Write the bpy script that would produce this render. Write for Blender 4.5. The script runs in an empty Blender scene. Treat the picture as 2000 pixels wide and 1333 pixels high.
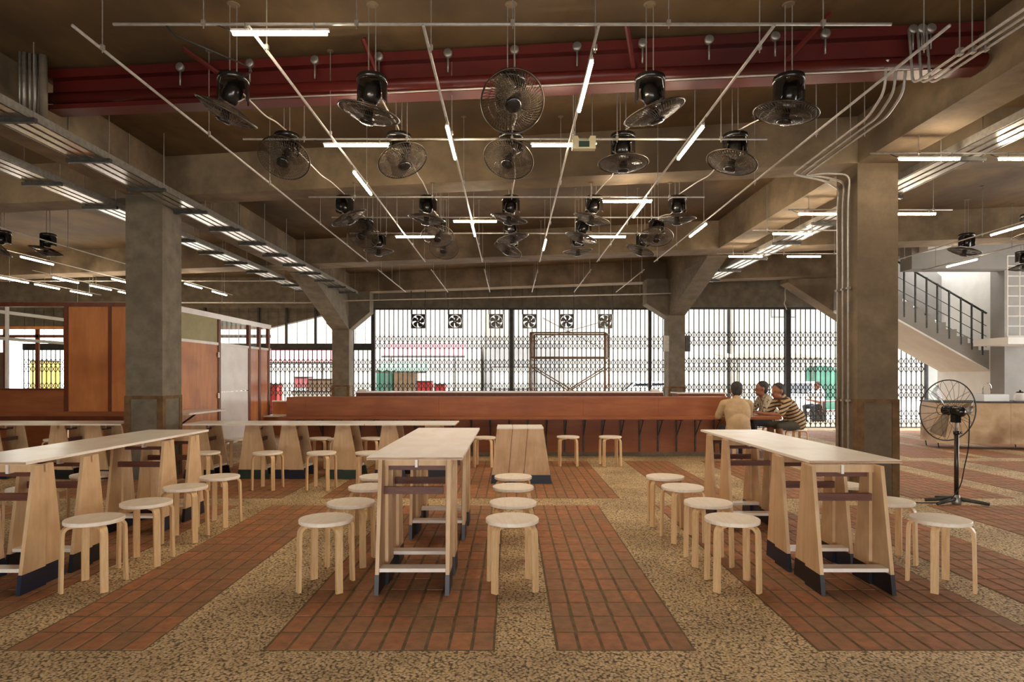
import bpy, math, random
from mathutils import Vector, Matrix, Quaternion
random.seed(7)
R = math.radians
PI = math.pi
SC = bpy.context.scene
COL = SC.collection

# ------------------------------------------------------------------ camera, sky, exposure
F, EYE, VX, VY = 1240.0, 1.383, 998.0, 735.0        # focal length in px, eye height, vanishing point in the 2000x1333 frame
cam_d = bpy.data.cameras.new('camera'); cam = bpy.data.objects.new('camera', cam_d); COL.objects.link(cam)
cam.location = (0, 0, EYE); cam.rotation_euler = (PI/2, 0, 0)
cam_d.sensor_width = 36.0; cam_d.lens = 36.0*F/2000.0
cam_d.shift_x = (1000-VX)/2000.0; cam_d.shift_y = (VY-666.5)/2000.0
cam_d.clip_start = 0.05; cam_d.clip_end = 300
SC.camera = cam

world = bpy.data.worlds.new('overcast_sky'); SC.world = world; world.use_nodes = True
bg = world.node_tree.nodes['Background']
bg.inputs[0].default_value = (1.0, 0.985, 0.96, 1); bg.inputs[1].default_value = 6.0

vs = SC.view_settings
vs.view_transform = 'Standard'; vs.look = 'None'; vs.gamma = 1.0; vs.use_curve_mapping = False
vs.exposure = 0.45
TUBE_POWER = 104.0

# ------------------------------------------------------------------ helpers
def px(p, d): return (p-VX)*d/F
def pz(p, d): return EYE-(p-VY)*d/F
def lin(c):
    c = c/255.0
    return c/12.92 if c <= 0.04045 else ((c+0.055)/1.055)**2.4
def rgb(r, g, b): return (lin(r), lin(g), lin(b), 1.0)

class MB:
    def __init__(s): s.v = []; s.f = []; s.mi = []
    def add(s, verts, faces, m=0):
        o = len(s.v); s.v += [tuple(v) for v in verts]
        s.f += [tuple(i+o for i in f) for f in faces]; s.mi += [m]*len(faces); return s
    def box(s, x0, x1, y0, y1, z0, z1, M=None, m=0):
        vs_ = [(x, y, z) for z in (z0, z1) for y in (y0, y1) for x in (x0, x1)]
        if M is not None: vs_ = [M @ Vector(v) for v in vs_]
        return s.add(vs_, [(0,2,3,1), (4,5,7,6), (0,1,5,4), (2,6,7,3), (0,4,6,2), (1,3,7,5)], m)
    def bbox(s, x0, x1, y0, y1, z0, z1, b=0.004, M=None):
        # box with chamfered top edges
        vs_ = [(x, y, z0) for y in (y0, y1) for x in (x0, x1)] + [(x, y, z1-b) for y in (y0, y1) for x in (x0, x1)] + \
              [(x, y, z1) for y in (y0+b, y1-b) for x in (x0+b, x1-b)]
        if M is not None: vs_ = [M @ Vector(v) for v in vs_]
        fs = [(0,2,3,1)]
        for a in (0, 4):
            fs += [(a, a+1, a+5, a+4), (a+1, a+3, a+7, a+5), (a+3, a+2, a+6, a+7), (a+2, a, a+4, a+6)]
        fs.append((8,9,11,10))
        return s.add(vs_, fs)
    def prism(s, poly, a0, a1, axis='y', M=None):
        # poly: list of 2d points; extruded along axis. axis y: (x,z); axis x: (y,z); axis z: (x,y)
        n = len(poly); out = []
        for a in (a0, a1):
            for (u, w) in poly:
                out.append((u, a, w) if axis == 'y' else ((a, u, w) if axis == 'x' else (u, w, a)))
        if M is not None: out = [M @ Vector(v) for v in out]
        fs = [tuple(range(n))[::-1], tuple(range(n, 2*n))] + [(i, (i+1) % n, n+(i+1) % n, n+i) for i in range(n)]
        return s.add(out, fs)
    def rings(s, rings_, closed_ring=False, cap=True):
        n = len(rings_[0]); o = len(s.v); vv = []; ff = []
        for r_ in rings_: vv += [tuple(p) for p in r_]
        k = len(rings_)
        for i in range(k if closed_ring else k-1):
            for j in range(n):
                a = i*n+j; b = i*n+(j+1) % n; c = ((i+1) % k)*n+(j+1) % n; d = ((i+1) % k)*n+j
                ff.append((a, b, c, d))
        if cap and not closed_ring:
            ff.append(tuple(range(n))[::-1]); ff.append(tuple(range((k-1)*n, k*n)))
        return s.add(vv, ff)
    def tube(s, pts, r, n=6, closed=False, rr=None):
        pts = [Vector(p) for p in pts]; k = len(pts); out = []
        prev = None
        for i, p in enumerate(pts):
            if closed: t = (pts[(i+1) % k]-pts[i-1])
            else: t = pts[min(i+1, k-1)]-pts[max(i-1, 0)]
            t = t.normalized() if t.length > 1e-9 else Vector((0, 0, 1))
            if prev is None:
                u = Vector((0, 0, 1)) if abs(t.z) < 0.9 else Vector((1, 0, 0))
                u = (u-t*u.dot(t)).normalized()
            else:
                u = (prev-t*prev.dot(t))
                u = u.normalized() if u.length > 1e-6 else t.orthogonal().normalized()
            prev = u; w = t.cross(u); q = rr[i] if rr else r
            out.append([p+u*math.cos(2*PI*j/n)*q+w*math.sin(2*PI*j/n)*q for j in range(n)])
        return s.rings(out, closed)
    def strip(s, pts, side, w, t):
        # flat band of width w (along side vector) and thickness t following pts
        pts = [Vector(p) for p in pts]; side = Vector(side).normalized(); k = len(pts); out = []
        for i, p in enumerate(pts):
            d = (pts[min(i+1, k-1)]-pts[max(i-1, 0)]).normalized(); nrm = d.cross(side).normalized()
            out.append([p+side*w/2+nrm*t/2, p-side*w/2+nrm*t/2, p-side*w/2-nrm*t/2, p+side*w/2-nrm*t/2])
        return s.rings(out)
    def lathe(s, prof, n=20, M=None, cap=True):
        out = []
        for (r, z) in prof:
            ring = [Vector((r*math.cos(2*PI*j/n), r*math.sin(2*PI*j/n), z)) for j in range(n)]
            out.append([M @ p for p in ring] if M is not None else ring)
        return s.rings(out, False, cap)
    def ball(s, c, r, M=None, n=12, k=8):
        c = Vector(c); r = (r, r, r) if isinstance(r, (int, float)) else r; out = []
        for i in range(k+1):
            a = -PI/2+PI*(0.02+0.96*i/k)
            ring = []
            for j in range(n):
                v = Vector((r[0]*math.cos(a)*math.cos(2*PI*j/n), r[1]*math.cos(a)*math.sin(2*PI*j/n), r[2]*math.sin(a)))
                ring.append(c+(M @ v if M is not None else v))
            out.append(ring)
        return s.rings(out)
    def mesh(s, name, mats, smooth=False):
        me = bpy.data.meshes.new(name); me.from_pydata(s.v, [], s.f)
        for m in (mats if isinstance(mats, (list, tuple)) else [mats]): me.materials.append(m)
        if any(s.mi): me.polygons.foreach_set('material_index', s.mi)
        if smooth: me.polygons.foreach_set('use_smooth', [True]*len(me.polygons))
        me.update(); return me
    def build(s, name, mats, parent=None, smooth=False, loc=None):
        return link(name, s.mesh(name, mats, smooth), parent, loc)

def link(name, me, parent=None, loc=None, rot=None):
    o = bpy.data.objects.new(name, me); COL.objects.link(o)
    if parent is not None: o.parent = parent
    if loc is not None: o.location = loc
    if rot is not None: o.rotation_euler = rot
    return o
def tag(o, label, cat, group=None, kind=None):
    o['label'] = label; o['category'] = cat
    if group: o['group'] = group
    if kind: o['kind'] = kind
    return o
def thing(name, label, cat, loc=(0, 0, 0), rz=0, group=None, kind=None):
    o = bpy.data.objects.new(name, None); COL.objects.link(o)
    o.location = loc; o.rotation_euler = (0, 0, rz); o.empty_display_size = 0.1
    return tag(o, label, cat, group, kind)
def structure(name, mb, mat, label, cat='structure', smooth=False):
    return tag(mb.build(name, mat, smooth=smooth), label, cat, kind='structure')
def copy_tree(o, parent=None):
    c = o.copy(); COL.objects.link(c); c.parent = parent
    for ch in [x for x in bpy.data.objects if x.parent == o]: copy_tree(ch, c)
    return c
KIDS = {}
def snapshot(o):
    # list of a template thing's children, for quick copying
    KIDS[o.name] = [(c, list(c.children)) for c in o.children]
def dup(o, loc, rz, label):
    c = o.copy(); COL.objects.link(c); c.location = loc; c.rotation_euler = (0, 0, rz); c['label'] = label
    for ch, subs in KIDS[o.name]:
        d = ch.copy(); COL.objects.link(d); d.parent = c
        for sub in subs:
            e = sub.copy(); COL.objects.link(e); e.parent = d
    return c
def rounded(pts, r=0.07, n=5):
    pts = [Vector(p) for p in pts]; out = [pts[0]]
    for i in range(1, len(pts)-1):
        a, b, c = pts[i-1], pts[i], pts[i+1]
        u = (a-b).normalized(); w = (c-b).normalized(); rr = min(r, (a-b).length*0.45, (c-b).length*0.45)
        p, q = b+u*rr, b+w*rr
        for k in range(n+1):
            s = k/n; out.append(p*(1-s)**2+b*2*s*(1-s)+q*s*s)
    out.append(pts[-1]); return out
ORD = ['first', 'second', 'third', 'fourth', 'fifth', 'sixth', 'seventh', 'eighth', 'ninth', 'tenth']

# ------------------------------------------------------------------ materials
def base_mat(name):
    m = bpy.data.materials.new(name); m.use_nodes = True
    nt = m.node_tree; return m, nt, nt.nodes, nt.links, nt.nodes['Principled BSDF']
def pm(name, c1, c2=None, scale=4.0, rough=0.6, metal=0.0, bump=0.0, stretch=(1, 1, 1), coat=0.0, detail=5.0, lo=0.35, hi=0.65, spec=0.5, rvar=0.0, c3=None, scale3=1.0):
    m, nt, N, L, b = base_mat(name)
    b.inputs['Roughness'].default_value = rough; b.inputs['Metallic'].default_value = metal
    b.inputs['Specular IOR Level'].default_value = spec
    if coat: b.inputs['Coat Weight'].default_value = coat; b.inputs['Coat Roughness'].default_value = 0.12
    if c2 is None:
        b.inputs['Base Color'].default_value = c1
        if not bump and not rvar: return m
        c2 = c1
    tc = N.new('ShaderNodeTexCoord'); mp = N.new('ShaderNodeMapping'); mp.inputs['Scale'].default_value = stretch
    L.new(tc.outputs['Object'], mp.inputs[0])
    nz = N.new('ShaderNodeTexNoise'); nz.inputs['Scale'].default_value = scale; nz.inputs['Detail'].default_value = detail; nz.inputs['Roughness'].default_value = 0.62
    L.new(mp.outputs[0], nz.inputs['Vector'])
    cr = N.new('ShaderNodeValToRGB'); cr.color_ramp.elements[0].color = c1; cr.color_ramp.elements[1].color = c2
    cr.color_ramp.elements[0].position = lo; cr.color_ramp.elements[1].position = hi
    L.new(nz.outputs[0], cr.inputs[0]); out = cr.outputs[0]
    if c3 is not None:
        n3 = N.new('ShaderNodeTexNoise'); n3.inputs['Scale'].default_value = scale3; n3.inputs['Detail'].default_value = 3
        L.new(tc.outputs['Object'], n3.inputs['Vector'])
        r3 = N.new('ShaderNodeValToRGB'); r3.color_ramp.elements[0].position = 0.48; r3.color_ramp.elements[1].position = 0.72
        L.new(n3.outputs[0], r3.inputs[0])
        mx = N.new('ShaderNodeMix'); mx.data_type = 'RGBA'
        L.new(r3.outputs[0], mx.inputs[0]); L.new(out, mx.inputs[6]); mx.inputs[7].default_value = c3; out = mx.outputs[2]
    L.new(out, b.inputs['Base Color'])
    if rvar:
        mr = N.new('ShaderNodeMapRange'); mr.inputs['To Min'].default_value = max(0.02, rough-rvar); mr.inputs['To Max'].default_value = rough+rvar
        L.new(nz.outputs[0], mr.inputs[0]); L.new(mr.outputs[0], b.inputs['Roughness'])
    if bump:
        bp = N.new('ShaderNodeBump'); bp.inputs['Strength'].default_value = bump; bp.inputs['Distance'].default_value = 0.02
        L.new(nz.outputs[0], bp.inputs['Height']); L.new(bp.outputs[0], b.inputs['Normal'])
    return m
M = {}
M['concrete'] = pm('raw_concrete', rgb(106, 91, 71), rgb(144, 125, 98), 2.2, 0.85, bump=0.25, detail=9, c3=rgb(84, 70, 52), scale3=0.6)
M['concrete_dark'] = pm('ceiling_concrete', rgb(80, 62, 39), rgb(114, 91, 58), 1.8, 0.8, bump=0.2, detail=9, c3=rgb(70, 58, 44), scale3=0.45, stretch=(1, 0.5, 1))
M['concrete_grey'] = pm('grey_column_concrete', rgb(100, 92, 78), rgb(126, 116, 99), 5.0, 0.85, bump=0.3, detail=9, c3=rgb(102, 92, 77), scale3=0.9)
M['concrete_column'] = pm('brown_column_concrete', rgb(94, 80, 62), rgb(122, 105, 82), 3.2, 0.85, bump=0.25, detail=9, c3=rgb(80, 66, 49), scale3=0.8)
M['stain'] = pm('brown_glue_stain', rgb(92, 66, 38), rgb(120, 92, 58), 9, 0.85, bump=0.3)
M['red_steel'] = pm('red_painted_steel', rgb(84, 23, 19), rgb(102, 31, 25), 1.6, 0.42, bump=0.05, c3=rgb(68, 18, 15), scale3=0.8)
M['galv'] = pm('galvanised_steel', rgb(196, 193, 187), rgb(220, 217, 210), 30, 0.2, 0.9, rvar=0.05)
M['pipe_steel'] = pm('steel_conduit', rgb(168, 164, 157), rgb(190, 186, 178), 20, 0.42, 0.35)
M['galv_dull'] = pm('dull_galvanised_steel', rgb(150, 146, 138), rgb(176, 172, 164), 20, 0.45, 0.7)
M['strut'] = pm('dark_steel_strut', rgb(60, 60, 58), rgb(84, 84, 80), 12, 0.5, 0.5)
M['black'] = pm('glossy_black_enamel', rgb(22, 21, 20), rgb(30, 28, 26), 8, 0.22)
M['wire'] = pm('dark_chromed_wire', rgb(58, 50, 43), rgb(84, 74, 63), 8, 0.32, 0.6)
def smoked():
    m, nt, N, L, b = base_mat('smoked_clear_fan_blade')
    b.inputs['Base Color'].default_value = rgb(104, 92, 78); b.inputs['Roughness'].default_value = 0.2; b.inputs['Alpha'].default_value = 0.42
    return m
M['blade'] = smoked()
M['iron'] = pm('dark_gate_iron', rgb(44, 43, 43), rgb(60, 58, 57), 10, 0.55, 0.3)
M['white_pipe'] = pm('white_plastic_conduit', rgb(205, 198, 186), rgb(222, 216, 205), 10, 0.3)
M['birch'] = pm('birch_veneer', rgb(242, 226, 204), rgb(250, 239, 222), 3.0, 0.42, stretch=(14, 2, 2), detail=4, bump=0.03)
M['birch_edge'] = pm('bent_birch_leg', rgb(214, 174, 122), rgb(230, 195, 148), 5.0, 0.45, stretch=(12, 12, 1.5), detail=4)
M['ply'] = pm('pale_plywood', rgb(242, 231, 217), rgb(250, 243, 233), 2.2, 0.32, stretch=(5, 1.2, 5), detail=6, bump=0.03, c3=rgb(236, 222, 204), scale3=2.5)
M['ply_leg'] = pm('plywood_leg_board', rgb(206, 168, 124), rgb(226, 192, 150), 2.2, 0.5, stretch=(6, 6, 1.0), detail=6, bump=0.03, c3=rgb(184, 146, 106), scale3=2.5)  # plywood made deeper in colour to hold the shade under the tabletops
M['ply_edge'] = pm('plywood_edge_layers', rgb(158, 118, 84), rgb(216, 182, 146), 6, 0.6, stretch=(1, 1, 40))
M['brown_bar'] = pm('brown_stained_batten', rgb(86, 46, 32), rgb(108, 62, 44), 6, 0.5, stretch=(1, 6, 6))
M['navy'] = pm('navy_dipped_paint', rgb(20, 28, 44), rgb(28, 38, 58), 6, 0.4)
M['dark_paint'] = pm('black_dipped_paint', rgb(20, 21, 25), rgb(28, 30, 36), 6, 0.4)
M['green_paint'] = pm('dark_green_dipped_paint', rgb(30, 50, 42), rgb(40, 62, 52), 6, 0.45)
M['varnish'] = pm('red_brown_varnished_ply', rgb(186, 112, 58), rgb(208, 134, 76), 1.3, 0.45, stretch=(6, 6, 1.0), detail=7, coat=0.1, c3=rgb(162, 94, 52), scale3=1.4)
M['varnish_h'] = pm('red_brown_counter_ply', rgb(138, 76, 40), rgb(162, 96, 54), 1.3, 0.55, stretch=(1.0, 6, 6), detail=7, c3=rgb(134, 70, 36), scale3=1.2)
M['varnish_gloss'] = pm('glossy_red_brown_ply', rgb(186, 112, 62), rgb(206, 132, 80), 1.3, 0.16, stretch=(6, 6, 1.0), detail=7, coat=0.8, c3=rgb(166, 94, 52), scale3=1.4)
M['frame_wood'] = pm('dark_frame_timber', rgb(96, 46, 24), rgb(118, 60, 34), 3, 0.4, stretch=(4, 4, 1))
M['cupboard_ply'] = pm('weathered_plywood_front', rgb(184, 154, 118), rgb(208, 180, 144), 2.5, 0.5, stretch=(1.5, 1, 2), detail=7, c3=rgb(140, 106, 74), scale3=1.6)
M['white'] = pm('white_paint', rgb(226, 224, 218), rgb(236, 234, 229), 3, 0.6)
M['white_gloss'] = pm('white_gloss_panel', rgb(232, 222, 214), rgb(242, 234, 228), 3, 0.18, coat=0.5)
M['olive'] = pm('olive_frosted_panel', rgb(150, 138, 90), rgb(164, 152, 104), 3, 0.5)
M['grey_paint'] = pm('grey_painted_plaster', rgb(138, 134, 129), rgb(150, 146, 141), 2, 0.7)
M['pale_blue'] = pm('pale_blue_grey_plaster', rgb(176, 184, 184), rgb(190, 197, 196), 2, 0.7)
M['facade'] = pm('bright_plaster_facade', rgb(150, 146, 138), rgb(160, 157, 150), 1.2, 0.8)
M['facade_grey'] = pm('grey_plaster_facade', rgb(104, 104, 104), rgb(114, 114, 113), 1.2, 0.8)
M['road'] = pm('sun_bleached_paving', rgb(190, 184, 174), rgb(208, 202, 194), 2.0, 0.85)
M['car_white'] = pm('white_car_paint', rgb(236, 236, 234), None, rough=0.15, coat=0.6)
M['car_glass'] = pm('dark_car_glass', rgb(40, 48, 56), None, rough=0.05)
M['rubber'] = pm('black_rubber', rgb(26, 26, 26), rgb(34, 34, 34), 10, 0.8)
M['red'] = pm('red_plastic', rgb(140, 30, 30), rgb(156, 38, 35), 5, 0.45)
M['pink'] = pm('pink_awning', rgb(170, 96, 102), rgb(188, 120, 124), 5, 0.7)  # plain pink in two random tones
M['green'] = pm('green_tarpaulin', rgb(36, 84, 68), rgb(52, 104, 86), 2, 0.6)
M['green_pale'] = pm('pale_green_awning', rgb(92, 140, 112), rgb(110, 156, 128), 2, 0.6)
M['tan'] = pm('tan_board', rgb(110, 88, 68), rgb(128, 104, 82), 3, 0.7)
M['yellow'] = pm('yellow_sheet', rgb(190, 156, 70), rgb(204, 172, 90), 3, 0.6)
M['yellow_cream'] = pm('cream_plastic', rgb(206, 196, 160), None, rough=0.4)
M['porcelain'] = pm('white_ceramic', rgb(236, 236, 236), None, rough=0.15)
M['chrome'] = pm('chrome', rgb(210, 210, 208), None, rough=0.12, metal=1.0)
M['rope'] = pm('old_white_cable', rgb(196, 190, 178), rgb(210, 204, 192), 5, 0.6)
M['skin'] = pm('tanned_skin', rgb(142, 92, 66), rgb(160, 108, 80), 12, 0.55)
M['hair'] = pm('short_dark_hair', rgb(34, 31, 30), rgb(62, 58, 55), 60, 0.7, bump=0.4)
M['eye'] = pm('dark_eye', rgb(20, 16, 14), None, rough=0.2)
M['lip'] = pm('lip', rgb(116, 66, 54), None, rough=0.5)
M['beige_cloth'] = pm('beige_cotton', rgb(178, 150, 112), rgb(196, 168, 130), 7, 0.9, bump=0.3)
M['camo_cloth'] = pm('patterned_cotton', rgb(58, 50, 40), rgb(186, 174, 150), 26, 0.9, lo=0.42, hi=0.5)
M['dark_cloth'] = pm('dark_trousers', rgb(40, 44, 50), rgb(54, 57, 62), 9, 0.9)
M['olive_cloth'] = pm('grey_green_shorts', rgb(74, 72, 62), rgb(92, 88, 76), 9, 0.9)
M['white_cloth'] = pm('white_cotton', rgb(220, 218, 214), rgb(232, 230, 226), 9, 0.9)

def striped_cloth():
    m, nt, N, L, b = base_mat('striped_polo_cotton'); b.inputs['Roughness'].default_value = 0.9
    tc = N.new('ShaderNodeTexCoord'); mp = N.new('ShaderNodeMapping'); mp.inputs['Rotation'].default_value = (0, R(22), 0)
    L.new(tc.outputs['Object'], mp.inputs[0])
    w = N.new('ShaderNodeTexWave'); w.bands_direction = 'Z'; w.inputs['Scale'].default_value = 5.2; w.inputs['Distortion'].default_value = 0.6; w.inputs['Detail'].default_value = 1
    L.new(mp.outputs[0], w.inputs[0])
    cr = N.new('ShaderNodeValToRGB'); cr.color_ramp.interpolation = 'CONSTANT'
    cr.color_ramp.elements[0].color = rgb(58, 46, 38); cr.color_ramp.elements[1].color = rgb(192, 164, 126); cr.color_ramp.elements[1].position = 0.36
    L.new(w.outputs[0], cr.inputs[0]); L.new(cr.outputs[0], b.inputs['Base Color']); return m
M['striped_cloth'] = striped_cloth()

def brick_mat():
    m, nt, N, L, b = base_mat('terracotta_brick'); b.inputs['Roughness'].default_value = 0.72
    g = N.new('ShaderNodeNewGeometry'); cr = N.new('ShaderNodeValToRGB')
    e = cr.color_ramp.elements; e[0].color = rgb(154, 106, 70); e[1].color = rgb(184, 118, 74)
    e.new(0.3).color = rgb(164, 110, 72); e.new(0.75).color = rgb(174, 110, 70)
    oi = N.new('ShaderNodeObjectInfo'); ad = N.new('ShaderNodeMath'); ad.operation = 'ADD'; fr = N.new('ShaderNodeMath'); fr.operation = 'FRACT'
    L.new(g.outputs['Random Per Island'], ad.inputs[0]); L.new(oi.outputs['Random'], ad.inputs[1]); L.new(ad.outputs[0], fr.inputs[0]); L.new(fr.outputs[0], cr.inputs[0])
    tc = N.new('ShaderNodeTexCoord'); nz = N.new('ShaderNodeTexNoise'); nz.inputs['Scale'].default_value = 16; nz.inputs['Detail'].default_value = 8
    L.new(g.outputs['Position'], nz.inputs['Vector'])
    mx = N.new('ShaderNodeMix'); mx.data_type = 'RGBA'; mx.blend_type = 'MULTIPLY'; mx.inputs[0].default_value = 0.6
    r2 = N.new('ShaderNodeValToRGB'); r2.color_ramp.elements[0].color = (0.42, 0.42, 0.42, 1); r2.color_ramp.elements[1].color = (1.15, 1.15, 1.15, 1)
    r2.color_ramp.elements[0].position = 0.3; r2.color_ramp.elements[1].position = 0.62
    L.new(nz.outputs[0], r2.inputs[0]); L.new(cr.outputs[0], mx.inputs[6]); L.new(r2.outputs[0], mx.inputs[7]); n3 = N.new('ShaderNodeTexNoise'); n3.inputs['Scale'].default_value = 3.2; n3.inputs['Detail'].default_value = 6; L.new(g.outputs['Position'], n3.inputs['Vector'])
    r3 = N.new('ShaderNodeValToRGB'); r3.color_ramp.elements[0].position = 0.42; r3.color_ramp.elements[1].position = 0.75; r3.color_ramp.elements[0].color = (0.12, 0.12, 0.12, 1); r3.color_ramp.elements[1].color = (0.6, 0.6, 0.6, 1); L.new(n3.outputs[0], r3.inputs[0])
    m3 = N.new('ShaderNodeMix'); m3.data_type = 'RGBA'; m3.inputs[7].default_value = rgb(134, 106, 74); L.new(r3.outputs[0], m3.inputs[0]); L.new(mx.outputs[2], m3.inputs[6]); L.new(m3.outputs[2], b.inputs['Base Color'])
    bp = N.new('ShaderNodeBump'); bp.inputs['Strength'].default_value = 0.35; bp.inputs['Distance'].default_value = 0.01
    n2 = N.new('ShaderNodeTexNoise'); n2.inputs['Scale'].default_value = 60; n2.inputs['Detail'].default_value = 5; L.new(g.outputs['Position'], n2.inputs['Vector'])
    L.new(n2.outputs[0], bp.inputs['Height']); L.new(bp.outputs[0], b.inputs['Normal']); return m
M['brick'] = brick_mat()

def gravel_mat():
    m, nt, N, L, b = base_mat('washed_pebble_aggregate'); b.inputs['Roughness'].default_value = 0.75
    g = N.new('ShaderNodeNewGeometry'); v = N.new('ShaderNodeTexVoronoi'); v.inputs['Scale'].default_value = 70; v.inputs['Randomness'].default_value = 1.0
    L.new(g.outputs['Position'], v.inputs['Vector'])
    cr = N.new('ShaderNodeValToRGB'); e = cr.color_ramp.elements
    e[0].color = rgb(192, 160, 116); e[1].color = rgb(240, 216, 176); e.new(0.4).color = rgb(214, 184, 138); e.new(0.7).color = rgb(226, 197, 150)
    L.new(v.outputs['Color'], cr.inputs[0])
    # dark cement between the pebbles
    r2 = N.new('ShaderNodeValToRGB'); r2.color_ramp.elements[0].color = (1, 1, 1, 1); r2.color_ramp.elements[1].color = (0.16, 0.13, 0.10, 1)
    r2.color_ramp.elements[0].position = 0.45; r2.color_ramp.elements[1].position = 0.78
    L.new(v.outputs['Distance'], r2.inputs[0])
    mx = N.new('ShaderNodeMix'); mx.data_type = 'RGBA'; mx.blend_type = 'MULTIPLY'; mx.inputs[0].default_value = 1.0
    L.new(cr.outputs[0], mx.inputs[6]); L.new(r2.outputs[0], mx.inputs[7])
    nz = N.new('ShaderNodeTexNoise'); nz.inputs['Scale'].default_value = 1.4; nz.inputs['Detail'].default_value = 5; L.new(g.outputs['Position'], nz.inputs['Vector'])
    r3 = N.new('ShaderNodeValToRGB'); r3.color_ramp.elements[0].color = (0.7, 0.68, 0.66, 1); r3.color_ramp.elements[1].color = (1.05, 1.05, 1.05, 1)
    r3.color_ramp.elements[0].position = 0.35; r3.color_ramp.elements[1].position = 0.6; L.new(nz.outputs[0], r3.inputs[0])
    m2 = N.new('ShaderNodeMix'); m2.data_type = 'RGBA'; m2.blend_type = 'MULTIPLY'; m2.inputs[0].default_value = 1.0
    L.new(mx.outputs[2], m2.inputs[6]); L.new(r3.outputs[0], m2.inputs[7]); L.new(m2.outputs[2], b.inputs['Base Color'])
    inv = N.new('ShaderNodeMath'); inv.operation = 'SUBTRACT'; inv.inputs[0].default_value = 1.0; L.new(v.outputs['Distance'], inv.inputs[1])
    bp = N.new('ShaderNodeBump'); bp.inputs['Strength'].default_value = 0.9; bp.inputs['Distance'].default_value = 0.008
    L.new(inv.outputs[0], bp.inputs['Height']); L.new(bp.outputs[0], b.inputs['Normal']); return m
M['gravel'] = gravel_mat()
M['mortar'] = pm('mossy_mortar', rgb(92, 76, 52), rgb(122, 100, 70), 12, 0.9, bump=0.4)

def glow(name, col, power):
    m, nt, N, L, b = base_mat(name)
    b.inputs['Base Color'].default_value = (0.9, 0.88, 0.84, 1); b.inputs['Emission Color'].default_value = col; b.inputs['Emission Strength'].default_value = power
    return m
M['glow'] = glow('lit_tube_diffuser', (1.0, 0.82, 0.60, 1), TUBE_POWER)
def glass_mat():
    m, nt, N, L, b = base_mat('thin_window_glass'); N.remove(b)
    out = N['Material Output']; t = N.new('ShaderNodeBsdfTransparent'); t.inputs[0].default_value = (0.93, 0.96, 0.95, 1)
    g = N.new('ShaderNodeBsdfGlossy'); g.inputs['Roughness'].default_value = 0.03
    lw_ = N.new('ShaderNodeLayerWeight'); pw = N.new('ShaderNodeMath'); pw.operation = 'POWER'; pw.inputs[1].default_value = 4.0; L.new(lw_.outputs['Facing'], pw.inputs[0])
    fr = N.new('ShaderNodeMath'); fr.operation = 'MULTIPLY_ADD'; fr.inputs[1].default_value = 0.5; fr.inputs[2].default_value = 0.03; L.new(pw.outputs[0], fr.inputs[0]); mx = N.new('ShaderNodeMixShader')
    L.new(fr.outputs[0], mx.inputs[0]); L.new(t.outputs[0], mx.inputs[1]); L.new(g.outputs[0], mx.inputs[2]); L.new(mx.outputs[0], out.inputs[0]); return m
M['glass'] = glass_mat()

# ------------------------------------------------------------------ building shell
SLAB, SOFFIT = 4.33, 3.80
XL, XR = -16.0, 15.0
floor = structure('floor', MB().box(XL, XR, -7, 19.3, -0.25, -0.004), M['gravel'], 'washed pebble floor with inlaid brick strips running towards the street', 'floor')
structure('ground', MB().box(-60, 60, 19.3, 90, -0.4, -0.12), M['road'], 'pale paved street outside the folding gates', 'street')
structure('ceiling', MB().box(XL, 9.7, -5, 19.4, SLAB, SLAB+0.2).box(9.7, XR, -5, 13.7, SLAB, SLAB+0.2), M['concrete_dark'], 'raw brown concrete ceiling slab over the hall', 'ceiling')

# brick strips: (x0, columns, y0, y1)
BW, BL = 0.1165, 0.2245
strips = []
for (x0, n) in ((-4.08, 10), (-2.555, 6), (-1.25, 10), (0.232, 6), (1.55, 11), (3.12, 6), (4.45, 10), (5.95, 6), (7.25, 10)):
    strips.append((x0, n, 3.205, 16))
for (x0, n) in ((-5.6, 6),): strips.append((x0, n, 3.205, 16))
for (x0, n) in ((-5.4, 8), (-4.35, 15), (-2.15, 29), (1.85, 6), (3.1, 10), (4.55, 10), (6.1, 6), (7.4, 10)):
    strips.append((x0, n, 7.2, 14))
for (x0, n) in ((3.9, 10), (5.5, 6), (6.8, 10), (8.2, 6), (9.4, 10), (11.0, 8)):
    strips.append((x0, n, 10.75, 24))
bed = MB(); cells = []
for (x0, n, y0, r_) in strips:
    bed.box(x0-0.004, x0+n*BW+0.004, y0-0.004, y0+r_*BL+0.004, -0.02, -0.0028)
    for j in range(r_):
        for i in range(n): cells.append((x0+(i+0.5)*BW, y0+(j+0.5)*BL))
bedo = bed.build('mortar_bed', M['mortar'], floor); bedo['kind'] = 'stuff'
def in_frame(x, y): return abs(x*F/y) < 1010 and 1.383*F/y < 605
cells.sort(key=lambda c: (0 if in_frame(*c) else 1, c[1]))
bm1 = [MB().bbox(-BW/2+g*1.35, BW/2-g*1.2, -BL/2+g*0.9, BL/2-g*1.0, -0.03, 0.0, 0.0035).mesh('brick', M['brick']) for g in (0.0045, 0.0055, 0.0065)]
rest = MB()
for k, (x, y) in enumerate(cells):
    rz = random.gauss(0, 0.012); dz = -min(0.0014, abs(random.gauss(0, 0.0008)))
    if k < 300:
        link('brick', random.choice(bm1), floor, (x, y, dz), (random.gauss(0, 0.004), random.gauss(0, 0.004), rz))
    else:
        Mx = Matrix.Translation((x, y, dz)) @ Matrix.Rotation(rz, 4, 'Z')
        rest.bbox(-BW/2+0.0055, BW/2-0.0055, -BL/2+0.0055, BL/2-0.0055, -0.03, 0.0, 0.0035, Mx)
ro = rest.build('far_brick_paving', M['brick'], floor); ro['kind'] = 'stuff'

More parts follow.
